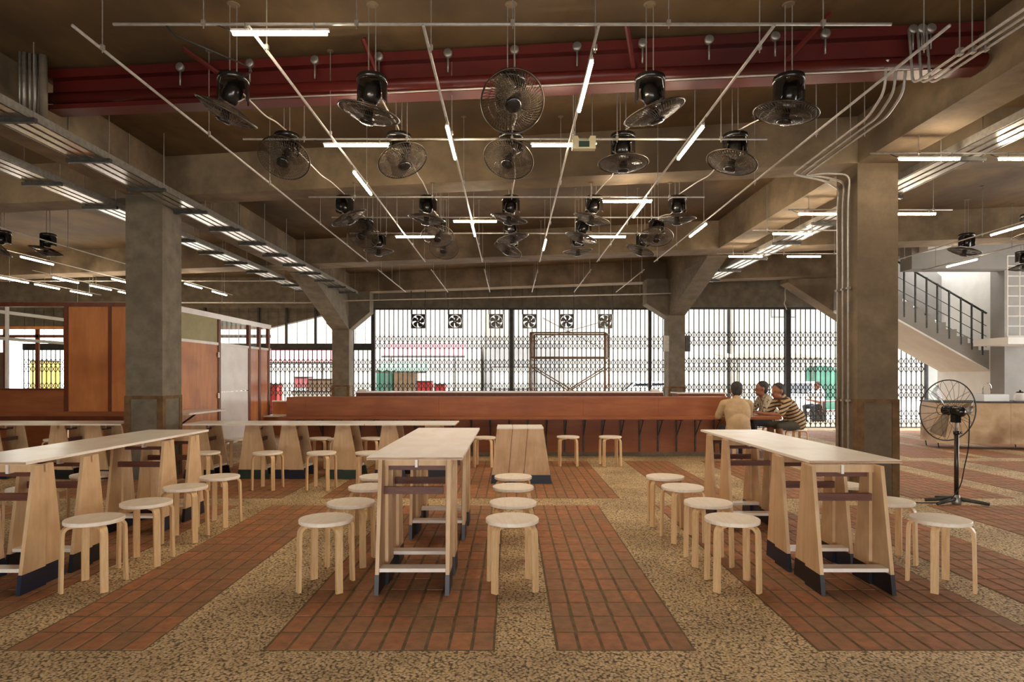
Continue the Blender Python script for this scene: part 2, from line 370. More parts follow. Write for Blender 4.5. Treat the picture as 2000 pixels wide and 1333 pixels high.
# longitudinal beams
structure('concrete_beam', MB().box(-5.13, -4.64, -5, 18.9, SOFFIT, SLAB+0.05), M['concrete'], 'long concrete ceiling beam running away above the left column', 'beam')
structure('concrete_beam', MB().box(3.93, 4.39, -5, 17.1, SOFFIT, SLAB+0.05), M['concrete'], 'long concrete ceiling beam running away above the right column', 'beam')
def skew_beam(label, x0, x1, d0, k, w, z0=SOFFIT, z1=SLAB+0.04, mat='concrete'):
    a, b = d0-k*x0, d0-k*x1
    return structure('concrete_beam', MB().prism([(x0, a), (x1, b), (x1, b+w), (x0, a+w)], z0, z1, 'z'), M[mat], label, 'beam')
skew_beam('concrete cross beam just behind the red steel girder', -4.64, 3.93, 7.80, 0.154, 0.43)
skew_beam('concrete cross beam in the left bay beside the left column', XL, -5.13, 7.80, 0.154, 0.43)
skew_beam('concrete cross beam in the right bay beside the right column', 4.39, 13, 7.80, 0.154, 0.43)
skew_beam('concrete cross beam halfway down the middle bay, above the farthest fans', -4.64, 3.93, 12.8, 0.20, 0.62)
skew_beam('concrete cross beam halfway down the left bay above the plywood kiosk', XL, -5.13, 12.8, 0.20, 0.62)
skew_beam('concrete cross beam halfway down the right bay', 4.39, 10.0, 12.8, 0.20, 0.62)
skew_beam('farthest concrete cross beam in front of the middle folding gate', -4.64, 3.93, 17.1, 0.25, 0.5)
skew_beam('farthest concrete cross beam in front of the right folding gate', 4.39, 9.0, 17.1, 0.25, 0.5)

def column(label, x0, x1, y0, y1, top, mat, haunch=None, side=None, patch=True):
    t = thing('concrete_column', label, 'column', ((x0+x1)/2, (y0+y1)/2, 0), kind='structure')
    cx, cy = (x0+x1)/2, (y0+y1)/2; hx, hy = (x1-x0)/2, (y1-y0)/2
    MB().box(-hx, hx, -hy, hy, -0.02, top).build('shaft', M[mat], t)
    if patch:
        e = 0.012; zt = 1.12
        for (nm, a, b, c, d) in (('front', -hx, hx, -hy-e, -hy), ):
            MB().box(-hx, -hx+0.07, c, d, 0, zt).build('stained_edge', M['stain'], t)
            MB().box(hx-0.07, hx, c, d, 0, zt).build('stained_edge', M['stain'], t)
            MB().box(-hx+0.07, hx-0.07, c, d, zt-0.045, zt).build('stained_edge', M['stain'], t)
        for sx in (-1, 1):
            xa, xb = (hx, hx+e) if sx > 0 else (-hx-e, -hx)
            MB().box(xa, xb, -hy-e, -hy+0.07, 0, zt).build('stained_edge', M['stain'], t)
            MB().box(xa, xb, hy-0.07, hy, 0, zt).build('stained_edge', M['stain'], t)
            MB().box(xa, xb, -hy+0.07, hy-0.07, zt-0.045, zt).build('stained_edge', M['stain'], t)
    if haunch:
        (ya, za, yb) = haunch    # at the column face z=za, reaching the soffit at depth yb
        MB().prism([(ya-cy+0.02, za), (ya-cy+0.02, top+0.02), (yb-cy, top+0.02), (yb-cy, top-0.02)], -hx, hx, 'x').build('long_haunch', M[mat], t)
    for s in (side or []):
        (xa, za, xb, zb) = s
        MB().prism([(xa-cx, za), (xb-cx, zb), (xb-cx, top+0.02), (xa-cx, top+0.02)], -hy, hy, 'y').build('side_haunch', M[mat], t)
    return t
column('square grey concrete column on the left with a stained lower part', -5.13, -4.64, 8.45, 8.94, SOFFIT, 'concrete_grey')
column('square brown concrete column on the right with steel conduits on its side', 3.93, 4.39, 7.2, 7.66, SOFFIT, 'concrete_column')
column('far flared concrete column in front of the left end of the long counter', -5.13, -4.64, 18.2, 18.7, SOFFIT, 'concrete_grey',
       (18.2, 2.70, 14.7), [(-4.64, 2.72, -4.05, 3.22), (-5.13, 2.72, -5.3, 2.9)])
column('far flared concrete column behind the seated men', 3.95, 4.36, 15.9, 16.4, SOFFIT, 'concrete_grey',
       (15.9, 2.9, 12.8), [(3.95, 2.85, 3.40, 3.2)])
column('far concrete column with flared top behind the right column', 8.4, 8.85, 15.8, 16.3, SOFFIT, 'concrete', None, [(8.4, 2.75, 6.9, 3.72)])

# end walls around the openings
DG, DR = 18.9, 17.0
ZG, ZR = 3.38, 3.19
structure('wall_back', MB().box(-4.1, 5.0, DG+0.05, DG+0.3, ZG, SLAB+0.1), M['concrete_grey'], 'grey concrete lintel wall above the middle folding gate', 'wall')
structure('wall_back_right', MB().box(4.2, 10.5, DR+0.06, DR+0.25, ZR, SLAB+0.1), M['concrete_grey'], 'grey concrete lintel wall above the right folding gate', 'wall')
MBw = MB().prism([(XL, 2.85), (px(527, DG), pz(640, DG)), (px(650, DG), pz(611, DG)), (px(700, DG), pz(604, DG)), (-4.1, ZG), (-4.1, SLAB+0.1), (XL, SLAB+0.1)], DG+0.05, DG+0.3, 'y')
structure('wall_back_left', MBw, M['concrete_grey'], 'concrete wall above the left gate with a sloping lower edge', 'wall')
structure('wall_front', MB().box(XL, XR, -5.2, -5, 2.2, SLAB+0.1).box(XL, -5, -5.2, -5, -0.1, 2.2).box(5.5, XR, -5.2, -5, -0.1, 2.2), M['concrete_grey'], 'concrete wall added unseen behind the camera, its opening sized to limit daylight', 'wall')  # unseen wall added to cut daylight from behind; opening sized for that
structure('wall_left', MB().box(XL-0.2, XL, -5, 19.3, -0.1, SLAB+0.1), M['grey_paint'], 'grey side wall far to the left behind the kiosk', 'wall')
structure('wall_right', MB().box(XR, XR+0.2, -5, 5.0, -0.1, SLAB+0.1).box(XR, XR+0.2, 16.0, 19.3, -0.1, SLAB+0.1).box(XR, XR+0.2, 5.0, 16.0, 3.6, SLAB+0.1), M['grey_paint'], 'grey side wall far to the right with an unseen opening added for daylight', 'wall')  # unseen opening cut to brighten the right wing with daylight

# ------------------------------------------------------------------ red steel girder
kR = 0.1
gird = thing('steel_girder', 'dark red steel girder spanning the ceiling behind the nearest fans', 'girder', (0, 5.71, 3.93), math.atan(-kR))
GL0, GL1 = -4.45, 3.93
MB().box(GL0, GL1, -0.09, 0.09, 0.0, 0.045).build('bottom_flange', M['red_steel'], gird)
MB().box(GL0, GL1, -0.09, 0.09, 0.30, 0.38).build('top_flange', M['red_steel'], gird)
MB().box(GL0, GL1, -0.012, 0.012, 0.045, 0.30).build('web', M['red_steel'], gird)
MB().tube([(GL0, -0.10, 0.10), (GL0+4, -0.10, 0.075), (GL1, -0.10, 0.06)], 0.05, 10).build('bottom_pipe', M['red_steel'], gird, True)
MB().tube([(GL0+1.9, -0.13, -0.005), (GL1-0.5, -0.13, -0.005)], 0.008, 6).build('edge_conduit', M['white_pipe'], gird, True)
for (x, dx) in ((-2.9, 0.5), (-1.25, 0.1), (1.0, 0.1), (2.62, -0.35)):
    MB().tube([(x+dx, -0.05, 0.04), (x, -0.35, 0.375)], 0.022, 6).build('brace', M['red_steel'], gird)
# round junction boxes on the girder's upper flange
disc_mesh = MB().lathe([(0.0, -0.02), (0.036, -0.02), (0.04, -0.012), (0.04, 0.012), (0.034, 0.02), (0.0, 0.02)], 16, Matrix.Rotation(R(90), 4, 'X')).mesh('round_box', M['galv_dull'], True)
stub_mesh = MB().tube([(0, 0, -0.03), (0, 0, -0.17)], 0.009, 6).mesh('short_conduit', M['galv_dull'], True)
discs = [352, 488, 615, 740, 875, 1005, 1127, 1255, 1385, 1514, 1612, 1783, 1800, 1818]
for i, p in enumerate(discs):
    d = 5.71-0.11
    for _ in range(4): d = 5.60-kR*px(p, d)
    x = px(p, d)
    if i < 11: lab = 'round grey junction box on the red girder, %s from the left' % (ORD[i] if i < 10 else 'eleventh')
    else: lab = 'round grey junction box on the red girder, %s of the close-set three at right' % ['left', 'middle', 'right'][i-11]
    t = thing('junction_box', lab, 'junction box', (x, d, 3.93+0.33), math.atan(-kR), 'junction boxes along the red girder')
    link('round_box', disc_mesh, t); link('short_conduit', stub_mesh, t)

# vertical pipes in the dark corner at the girder's left end
for i, (p, r_) in enumerate(((78, 0.010), (86, 0.018), (97, 0.012), (107, 0.020), (122, 0.035))):
    d = 6.0+0.02*i
    o = MB().tube([(0, 0, 0.27), (0, 0, 0.838)], r_, 8).build('riser_pipe', M['galv_dull'] if i < 4 else M['concrete_grey'], None, True, (px(p, d), d-0.25, 3.49))
    tag(o, '%s vertical pipe from the left at the left end of the red girder' % ORD[i], 'pipe', 'riser pipes at the girder end')

# ------------------------------------------------------------------ conduits with hangers, tube lights
ZP = 3.583      # lengthwise pipes
ZT = 3.623      # crosswise pipes
def pipe_run(label, pts, rods, r=0.0105, mat='pipe_steel', group='ceiling conduit grid', clamp=True, rod_top=SLAB, name='conduit_pipe'):
    p0 = Vector(pts[0]); t = thing(name, label, 'pipe', p0, 0, group)
    MB().tube([Vector(p)-p0 for p in pts], r, 8).build('pipe', M[mat], t, True)
    rl = {}
    for (x, y, z) in rods:
        q = Vector((x, y, z))-p0; top = rod_top-z
        key = round(top, 3)
        if key not in rl:
            rl[key] = (MB().tube([(0, 0, -0.035), (0, 0, top)], 0.0042, 5).mesh('hanger_rod', M['galv_dull']),
                       MB().lathe([(0.0, top-0.008), (0.03, top-0.008), (0.03, top), (0, top)], 10).mesh('ceiling_plate', M['concrete']))
        off = Vector((r+0.004, 0, 0)) if abs(pts[-1][0]-pts[0][0]) < 0.5 else Vector((0, -r-0.004, 0))
        rod = link('hanger_rod', rl[key][0], t, q+off)
        if clamp:
            MB().box(-0.012, 0.012, -0.012, 0.012, -0.012, 0.018).build('clamp', M['galv_dull'], rod)
        link('ceiling_plate', rl[key][1], t, q+off)
    return t
XP = (-2.75, -1.65, -0.55, 0.55, 1.65, 2.75)
SIDE6 = ('leftmost', 'second from left', 'third from left', 'third from right', 'second from right', 'rightmost')
for i, x in enumerate(XP):
    rods = [(x, y, ZP) for y in (4.25, 5.75, 7.2, 9.1, 10.6, 12.0)]
    pipe_run('long steel conduit towards the street, %s of six, near length' % SIDE6[i], [(x, 3.98, ZP), (x, 12.2, ZP)], rods)
    pipe_run('short steel conduit beyond the cross beam, %s of six' % SIDE6[i], [(x, 13.1, ZP), (x, 16.6, ZP)], [(x, y, ZP) for y in (13.4, 14.6, 15.6)])
ROWN = ('nearest', 'second', 'third', 'fourth', 'fifth')
YT = (4.04, 6.0, 7.94, 8.96, 9.95)
for i, y in enumerate(YT):
    xs = [-1.95, -0.98, 0.01, 1.0, 1.98]
    z = ZT
    pipe_run('crosswise steel conduit over the tables, %s row from the camera' % ROWN[i], [(-2.53, y, z), (2.42, y, z)], [(x, y, z) for x in xs], rod_top=SOFFIT if i == 2 else SLAB)
pipe_run('bright conduit crossing just before the middle folding gate', [(-4.55, 17.0, 3.40), (4.2, 15.6, 3.42)], [(x, 17.0-(x+4.55)*0.16, 3.405) for x in (-3.5, -1.7, 0.0, 1.6, 3.2)], r=0.016, mat='white_pipe', name='white_conduit')

# tube lights (body runs along local x, hangs under its pipe)
TL = 0.6
def tube_meshes(L):
    return (MB().tube([(-L/2, 0, 0), (L/2, 0, 0)], 0.0135, 8).mesh('diffuser', M['glow'], True),
            MB().box(-L/2-0.012, L/2+0.012, -0.012, 0.012, 0.012, 0.026).mesh('batten', M['white_pipe']),
            MB().box(-0.004, 0.004, -0.013, 0.013, 0.02, 0.062).mesh('clip', M['galv_dull']),
            MB().tube([(-L/2-0.01, 0, 0.02), (-L/2-0.05, 0.0, 0.03), (-L/2-0.09, 0, 0.05), (-L/2-0.14, 0, 0.054)], 0.004, 5).mesh('cable', M['rubber']))
TM = {0.6: tube_meshes(0.6), 0.8: tube_meshes(0.8)}
def tube_light(label, loc, lengthwise=False, L=0.6):
    t = thing('tube_light', label, 'tube light', loc, PI/2 if lengthwise else 0, 'warm tube lights on the conduits')
    a, b, c, e = TM[L]
    bt = link('batten', b, t); link('diffuser', a, t)
    link('clip', c, t, (-L/2+0.08, 0, 0)); link('clip', c, t, (L/2-0.08, 0, 0)); link('cable', e, t)
    return t
for (p, row, lab) in ((547, 0, 'glowing tube light on the nearest cross pipe, top left of the hall'),
                      (696, 1, 'glowing cross tube light between the two left fan columns, second pipe'),
                      (1101, 1, 'glowing cross tube light right of the middle fans, second pipe'),
                      (1225, 2, 'glowing cross tube light behind the concrete beam, right of centre'),
                      (928, 3, 'glowing cross tube light left of the far middle fans, fourth pipe'),
                      (811, 4, 'glowing cross tube light on the farthest pipe, left of centre'),
                      (1184, 4, 'glowing cross tube light on the farthest pipe, right of centre')):
    tube_light(lab, (px(p, YT[row]), YT[row], ZT-0.058))
for (i, y0, lab) in ((1, 6.68, 'glowing lengthwise tube light on the second pipe from the left'),
                     (2, 5.46, 'glowing lengthwise tube light, nearer one on the third pipe from left'),
                     (2, 8.9, 'glowing lengthwise tube light, farther one on the third pipe from left'),
                     (3, 4.33, 'glowing lengthwise tube light, nearer one right of the middle fan'),
                     (3, 10.0, 'short-looking lengthwise tube light, farther one right of the far middle fans'),
                     (4, 5.46, 'glowing lengthwise tube light, nearer one on second pipe from right'),
                     (4, 7.75, 'glowing lengthwise tube light, farther one on second pipe from right'),
                     (5, 8.95, 'glowing lengthwise tube light on the rightmost of six pipes')):
    tube_light(lab, (XP[i], y0+0.4, ZP-0.058), True, 0.8)
el = thing('emergency_lamp', 'small cream emergency lamp box hung on the second cross pipe', 'lamp', (px(1140, 6.0), 6.0, ZT))
MB().prism([(-0.11, -0.10), (0.11, -0.10), (0.11, 0.02), (0.06, 0.02), (0.04, -0.02), (-0.04, -0.02), (-0.06, 0.02), (-0.11, 0.02)], -0.035, 0.035, 'y').build('case', M['yellow_cream'], el)
MB().box(-0.05, 0.05, -0.04, -0.035, -0.085, -0.03).build('label_plate', M['green_paint'], el)
for sx in (-1, 1): MB().tube([(sx*0.08, 0, 0.02), (sx*0.08, 0, SLAB-ZT)], 0.004, 5).build('hanger_rod', M['galv_dull'], el)
cbm = MB().tube(rounded([(0, 0, 0), (0.05, 0.02, -0.06), (0.35, 0.55, -0.02), (0.05, 0.97, 0.10)], 0.15), 0.006, 6).build('power_cable', M['rubber'], None, True, (-2.2, 4.04, ZT)); tag(cbm, 'black power cable sagging from the nearest cross pipe to the leftmost fan', 'cable')
# right bay
for (y, x0, x1, tubes, lab) in ((6.38, px(1700, 6.38), 7.6, (1815, 2010), 'nearest'), (8.55, px(1540, 8.55), px(1860, 8.55), (1604, 1783), 'second'),
                                (9.75, px(1470, 9.75), px(1700, 9.75), (1548,), 'third'), (11.6, px(1400, 11.6), px(1660, 11.6), (1456, 1570), 'fourth')):
    pipe_run('crosswise conduit in the right bay, %s row from the camera' % lab, [(x0, y, ZT), (x1, y, ZT)], [(x0+(x1-x0)*u, y, ZT) for u in (0.12, 0.5, 0.88)])
    for j, p in enumerate(tubes):
        tube_light('glowing cross tube light in the right bay, %s row, %s' % (lab, ['left one', 'right one'][j] if len(tubes) > 1 else 'only one'), (px(p, y), y, ZT-0.058))
for (x, a, b, tubes, lab) in ((7.3, 7.5, 12.2, (8.95,), 'nearer'), (8.55, 8.5, 13.2, (11.75,), 'farther')):
    pipe_run('lengthwise conduit by the stairs in the right bay, %s one' % lab, [(x, a, ZP), (x, b, ZP)], [(x, y, ZP) for y in (a+0.4, (a+b)/2, b-0.4)])
    for y in tubes: tube_light('glowing lengthwise tube light above the stairs area, %s one' % lab, (x, y+0.3, ZP-0.058), True, 0.8)
# left bay
LBN = ('first', 'second', 'third', 'fourth')
for i, (x, a, b, tubes) in enumerate(((-11.1, 13.0, 17.2, (14.2, 15.2, 16.4)), (-9.95, 13.2, 17.2, (14.2, 15.4, 16.5)), (-8.8, 4.4, 15.0, (11.8, 14.4, 5.6, 8.2)), (-7.55, 4.4, 17.2, (15.1, 16.45, 4.9, 7.4)))):  # nearer tubes on the longer pipes are unseen, added to brighten the left tables
    pipe_run('lengthwise conduit above the kiosk in the left bay, %s from left' % LBN[i], [(x, a, ZP), (x, b, ZP)], [(x, y, ZP) for y in (a+0.5, (a+b)/2, b-0.5)])
    for j, y in enumerate(tubes):
        tube_light('warm tube light in the left bay, %s pipe from left, %s' % (LBN[i], ['third from camera', 'farthest', 'nearest', 'second from camera, added out of view'][j] if i > 1 else ['nearest', 'second', 'third'][j]), (x, y, ZP-0.058), True, 0.8)
pipe_run('pale conduit crossing the left bay high above the kiosk', [(-13.5, 17.6, 3.42), (-5.2, 17.6, 3.42)], [(x, 17.6, 3.42) for x in (-12, -10, -8, -6)], r=0.016, mat='white_pipe', name='white_conduit')
pipe_run('pale conduit along the second cross beam of the left bay', [(-13.5, 15.2, 3.66), (-5.3, 15.2, 3.66)], [(x, 15.2, 3.66) for x in (-12, -10, -8, -6)], mat='white_pipe', name='white_conduit')

# ------------------------------------------------------------------ cable trays
def tray(label, x0, x1, y0, y1, z, step=1.05, first=0.3):
    t = thing('cable_tray', label, 'cable tray', (x0, y0, z), 0, 'hung cable trays')
    w = x1-x0; L = y1-y0
    for xx in (0.0, w-0.012):
        MB().box(xx, xx+0.012, 0, L, 0, 0.075).build('side_rail', M['galv_dull'], t)
    n = 3; gap = (w-0.024)/n
    for i in range(n):
        a = 0.012+gap*(i+0.16)
        MB().box(a, a+gap*0.68, 0, L, 0.0, 0.012).build('slat', M['galv'], t)
    strut = MB().box(-0.05, w+0.05, -0.022, 0.022, -0.042, -0.001).mesh('support_strut', M['strut'])
    rod = MB().tube([(0, 0, -0.05), (0, 0, SLAB-z)], 0.005, 5).mesh('hanger_rod', M['galv_dull'])
    y = first
    while y < L:
        s = link('support_strut', strut, t, (0, y, 0))
        r1 = link('hanger_rod', rod, s, (-0.03, 0, 0)) if not (x0 < -4.6 < x1) else None
        link('hanger_rod', rod, s, (w+0.03, 0, 0))
        y += step
    return t
tray('galvanised cable tray just right of the left column, hung below the beam', -4.60, -4.24, 3.2, 17.6, 3.66)
tray('galvanised cable tray left of the left column', -5.68, -5.32, 4.0, 17.0, 3.66)
tray('galvanised cable tray in the right bay beyond the right column', 4.5, 4.88, 3.5, 15.4, 3.66, 1.4)

# bent conduits by the right column
NM3 = ('left', 'middle', 'right')
for i in range(3):
    x = px(1783+17*i, 5.2); dz = 0.0
    t = thing('bent_conduit', 'bent steel conduit along the right beam to the girder, %s of three' % NM3[i], 'pipe', (x, 5.2, 4.2), 0, 'bent conduits at the right beam')
    MB().tube(rounded([(0.10, -2.2, -0.42), (0.02, -0.12, -0.42), (0, 0.0, -0.42), (0, 0.05, 0.03)], 0.08), 0.011, 8).build('pipe', M['pipe_steel'], t, True)
    MB().tube([(0.03, -0.5-0.03*i, -0.45), (0.03, -0.5-0.03*i, SLAB-4.2)], 0.005, 5).build('hanger_rod', M['galv_dull'], t)
    MB().box(0.01, 0.05, -0.52-0.03*i, -0.48-0.03*i, -0.44, -0.39).build('clamp', M['galv_dull'], t)
for i in range(3):
    x = px(1735+19*i, 5.25)
    yb = 7.30-0.10*i if False else 7.24
    xe = 3.93-0.02; ye = 7.58-0.12*i
    z1 = 3.66; zb = 3.70-0.05*(2-i)
    t = thing('bent_conduit', 'steel conduit from the red girder down the right column, %s of three' % NM3[i], 'pipe', (x, 5.28, 3.98), 0, 'bent conduits down the right column')
    o = Vector((x, 5.28, 3.98))
    yc = 7.26+0.03*i
    P = [(x, 5.28, 3.98), (x, 5.30, 3.74), (x+0.02, 5.52, z1), (x+0.12, yc, zb), (xe-0.01*i, yc+0.02, zb), (xe-0.0, ye-0.02, zb-0.1), (xe, ye, 3.3), (xe, ye, 0.02)]
    P = [(x, 5.28, 3.98), (x, 5.30, 3.76), (x+0.02, 5.58, z1), (x+0.05, 7.16+0.03*i, z1), (xe-0.35, 7.20+0.02*i, zb), (xe-0.012, ye-0.04, zb), (xe-0.012, ye, 3.4), (xe-0.012, ye, 0.02)]
    MB().tube(rounded([Vector(p)-o for p in P], 0.10), 0.0115, 8).build('pipe', M['pipe_steel'], t, True)
    MB().lathe([(0, 0.0), (0.03, 0.0), (0.035, 0.02), (0.018, 0.035), (0, 0.035)], 12).build('box_cap', M['galv_dull'], t)
    for zz in (2.4, 1.1):
        MB().box(-0.02, 0.025, -0.02, 0.02, -0.012, 0.012).build('clamp', M['galv_dull'], t, loc=Vector((xe-0.012, ye, zz))-o)
    MB().tube([(0.05, 0.9-0.1*i, z1-4.0), (0.05, 0.9-0.1*i, SLAB-3.98)], 0.0045, 5).build('hanger_rod', M['galv_dull'], t)

# ------------------------------------------------------------------ orbit fans
FZ = 3.76
def guard_mesh():
    g = MB(); Rg = 0.243
    def ring(r, z, w=0.0016, n=36): g.tube([(r*math.cos(2*PI*k/n), r*math.sin(2*PI*k/n), z) for k in range(n)], w, 4, True)
    ring(Rg, 0, 0.008)
    dome = lambda u, h: h*(1-u*u)
    for s, h in ((-1, 0.075), (1, 0.055)):
        for u in (0.3, 0.55, 0.78): ring(Rg*u, s*dome(u, h), 0.0018)
        n = 56
        for k in range(n):
            a = 2*PI*k/n; pts = []
            for u in (0.16, 0.4, 0.62, 0.82, 1.0):
                pts.append((Rg*u*math.cos(a+0.5*(1-u)), Rg*u*math.sin(a+0.5*(1-u)), s*dome(u, h)))
            g.tube(pts, 0.0021, 3)
    return g.mesh('guard', M['wire'], True)
def blade_mesh(k):
    b = MB(); a0 = 2*PI*k/3; rows = []
    for i in range(7):
        r = 0.045+0.18*i/6; half = 0.055+0.05*math.sin(PI*min(1, i/5)); top = []; bot = []
        line = []
        for j in range(5):
            t = -1+2*j/4; a = a0+half*t/ r*0.9 if r > 0.08 else a0+0.6*t
            line.append(Vector((r*math.cos(a), r*math.sin(a), 0.018*t)))
        rows.append(line)
    loop = [rows[i] for i in range(7)]
    vv = []; ff = []
    for zoff in (0.0015, -0.0015):
        for ln in loop: vv += [p+Vector((0, 0, zoff)) for p in ln]
    for i in range(6):
        for j in range(4):
            q = (i*5+j, i*5+j+1, (i+1)*5+j+1, (i+1)*5+j); ff.append(q); ff.append(tuple(x+35 for x in q[::-1]))
    for i in range(6):
        ff.append((i*5, (i+1)*5, (i+1)*5+35, i*5+35)); ff.append((i*5+4+35, (i+1)*5+4+35, (i+1)*5+4, i*5+4))
    return b.add(vv, ff).mesh('blade', M['blade'], True)
FAN = {}
FAN['guard'] = guard_mesh(); FAN['blade'] = [blade_mesh(k) for k in range(3)]
FAN['hub'] = MB().lathe([(0, -0.09), (0.045, -0.088), (0.06, -0.08), (0.06, -0.068), (0.035, -0.05), (0.035, 0.02), (0, 0.02)], 16).mesh('hub_cap', M['black'], True)
FAN['motor'] = MB().lathe([(0, -0.01), (0.05, -0.01), (0.068, 0.01), (0.074, 0.06), (0.066, 0.11), (0.05, 0.135), (0, 0.14)], 18).mesh('motor', M['black'], True)
def yoke():
    m = MB()
    m.lathe([(0, 0.0), (0.10, 0.0), (0.117, -0.008), (0.12, -0.02), (0.12, -0.055), (0.114, -0.055), (0.112, -0.012), (0, -0.012)], 24)
    return m.mesh('ceiling_bracket', M['black'], True)
FAN['yoke'] = yoke()
def arm_mesh(s):
    # curved side plate of the drum-shaped bracket
    m = MB(); rows = []
    for z, half in ((-0.05, 46), (-0.12, 34), (-0.19, 30), (-0.205, 26)):
        rows.append([(s*rr_*math.cos(R(half*t/3.0)), rr_*math.sin(R(half*t/3.0)), z) for rr_ in (0.118, 0.113) for t in ((-3, -2, -1, 0, 1, 2, 3) if rr_ > 0.115 else (3, 2, 1, 0, -1, -2, -3))])
    return m.rings(rows).mesh('yoke_arm', M['black'], False)
FAN['arm'] = [arm_mesh(s) for s in (-1, 1)]
FAN['rod'] = MB().tube([(0, 0, -0.01), (0, 0, SLAB-FZ)], 0.0048, 5).mesh('hanger_rod', M['galv_dull'])
FAN['plate'] = MB().lathe([(0, SLAB-FZ-0.006), (0.045, SLAB-FZ-0.006), (0.05, SLAB-FZ), (0, SLAB-FZ)], 14).mesh('ceiling_plate', M['concrete'])
def gimbal():
    return MB().tube([(-0.114, 0, 0.0), (-0.05, 0, -0.035), (0.05, 0, -0.035), (0.114, 0, 0.0)], 0.007, 6).mesh('gimbal', M['galv_dull'], True)
FAN['gimbal'] = gimbal()
FROW = (5.03, 6.23, 8.40, 9.60, 10.57)
for r_ in range(5):
    if r_ > 0:
        dy = FROW[r_]-FROW[r_-1]
        FAN['cable%d' % r_] = MB().tube(rounded([(0.02, -dy+0.02, -0.08), (0.05, -dy*0.55, -0.10), (0.04, -dy*0.35, -0.04), (0.01, -0.02, 0.02), (0.0, 0, -0.01)], 0.12), 0.0065, 6).mesh('flexible_conduit', M['white_pipe'], True)
def fan(label, x, y, n, row=None, spin=0.0):
    t = thing('orbit_fan', label, 'ceiling fan', (x, y, FZ), 0, 'black orbit fans under the ceiling')
    for dx in (-0.028, 0.028): link('hanger_rod', FAN['rod'], t, (dx, 0, 0))
    link('ceiling_plate', FAN['plate'], t)
    b = link('ceiling_bracket', FAN['yoke'], t, None, (0, 0, spin))
    for a in FAN['arm']: link('yoke_arm', a, b)
    n = Vector(n).normalized()
    q = Vector((0, 0, -1)).rotation_difference(n)
    c = Vector((0, 0, -0.165))+n*0.125
    for nm, me, off in (('motor', FAN['motor'], Vector((0, 0, -0.13))+n*0.075), ('guard', FAN['guard'], c), ('hub_cap', FAN['hub'], c)):
        o = link(nm, me, t, off); o.rotation_mode = 'QUATERNION'; o.rotation_quaternion = q
        if nm == 'hub_cap':
            for m_ in FAN['blade']: link('blade', m_, o)
    link('gimbal', FAN['gimbal'], t, Vector((0, 0, -0.165)))
    if row: link('flexible_conduit', FAN['cable%d' % row], t)
    return t
TILT = [[(-.45, .1, -.88), (-.22, .08, -.95), (.1, -.75, -.62), (.30, .05, -.95), (-.15, .05, -.98)],
        [(0, -.6, -.8), (.35, -.32, -.87), (-.2, -.5, -.84), (0, -.05, -1), (-.3, -.1, -.95)],
        [(.45, .1, -.9), (-.15, .1, -.98), (-.2, .1, -.97), (-.25, .1, -.96), (0, .1, -1)],
        [(-.2, -.7, -.7), (0, -.5, -.85), (.2, 0, -.98), (-.3, 0, -.95), (-.1, -.4, -.9)],
        [(0, 0, -1), (-.1, -.6, -.8), (-.4, -.2, -.9), (.1, .05, -1), (-.35, 0, -.94)]]
FR = ('nearest', 'second', 'third', 'fourth', 'farthest'); FCN = ('leftmost', 'second from left', 'middle', 'second from right', 'rightmost')
for r_ in range(5):
    for c_ in range(5):
        fan('black orbit ceiling fan in the %s row, %s of five' % (FR[r_], FCN[c_]), -2.2+1.1*c_, FROW[r_], TILT[r_][c_], r_, random.uniform(-0.5, 0.5))
fan('black orbit ceiling fan in the right bay, left of its three', px(1888, 10.6), 10.6, (-.2, .1, -.97))
fan('black orbit ceiling fan in the right bay cut by the picture edge', 7.6, 9.3, (.2, -.1, -.97))
fan('black orbit ceiling fan in front of the wire balcony grille', 9.75, 12.1, (.3, .1, -.95))
fan('black orbit ceiling fan above the kiosk in the left bay, complete one', px(94, 10.6), 10.6, (-.35, .1, -.93))
fan('black orbit ceiling fan at the left picture edge above the kiosk', px(5, 10.4), 10.4, (-.5, -.3, -.8))

# ------------------------------------------------------------------ trestle tables
def board(y_in, yb, yt, z0, z1, h, x0, x1):
    # trapezoid leg board between heights z0..z1; inner edge y_in, outer edge from yb (z=0) to yt (z=h)
    o = lambda z: yb+(yt-yb)*z/h
    return MB().prism([(y_in, z0), (o(z0), z0), (o(z1), z1), (y_in, z1)], x0, x1, 'x')
def trestle_set(h, foot, key):
    hw = 0.235; th = 0.024; FH = 0.12; H = h-0.022
    d = {}
    d['rail'] = MB().box(-hw, -0.012, -0.02, 0.02, H-0.05, H).box(0.012, hw, -0.02, 0.02, H-0.05, H).mesh('trestle', M['ply_leg'])
    d['parts'] = []
    for s in (-1, 1):
        for (yb, yt, inset) in ((-0.225, -0.095, 0.0), (0.21, 0.10, 0.021)):
            xa, xb = s*(hw-inset), s*(hw-inset-th); xa, xb = min(xa, xb), max(xa, xb)
            d['parts'].append(('leg_board', board(0, yb, yt, FH, H, H, xa, xb).mesh('leg_board', M['ply_leg'])))
            e = 0.0015
            d['parts'].append(('painted_foot', board(-e if yb > 0 else e, yb*1.005, yt*1.02, 0, FH+0.004, H, xa-e, xb+e).mesh('painted_foot', M[foot])))
    d['parts'].append(('rung', MB().box(-hw+th, hw-th, -0.185, -0.09, 0.135, 0.158).mesh('rung', M['ply'])))
    zc = h-0.255
    d['parts'].append(('cross_bar', MB().box(-hw+th-0.004, hw-th-0.03, -0.05, -0.026, zc, zc+0.048).mesh('cross_bar', M['brown_bar'])))
    d['parts'].append(('upper_bar', MB().box(-hw+th, hw-th-0.02, 0.022, 0.044, H-0.085, H-0.045).mesh('upper_bar', M['brown_bar'])))
    d['parts'].append(('peg', MB().box(-0.009, 0.009, -0.03, 0.03, H-0.06, H).mesh('peg', M['ply'])))
    return d
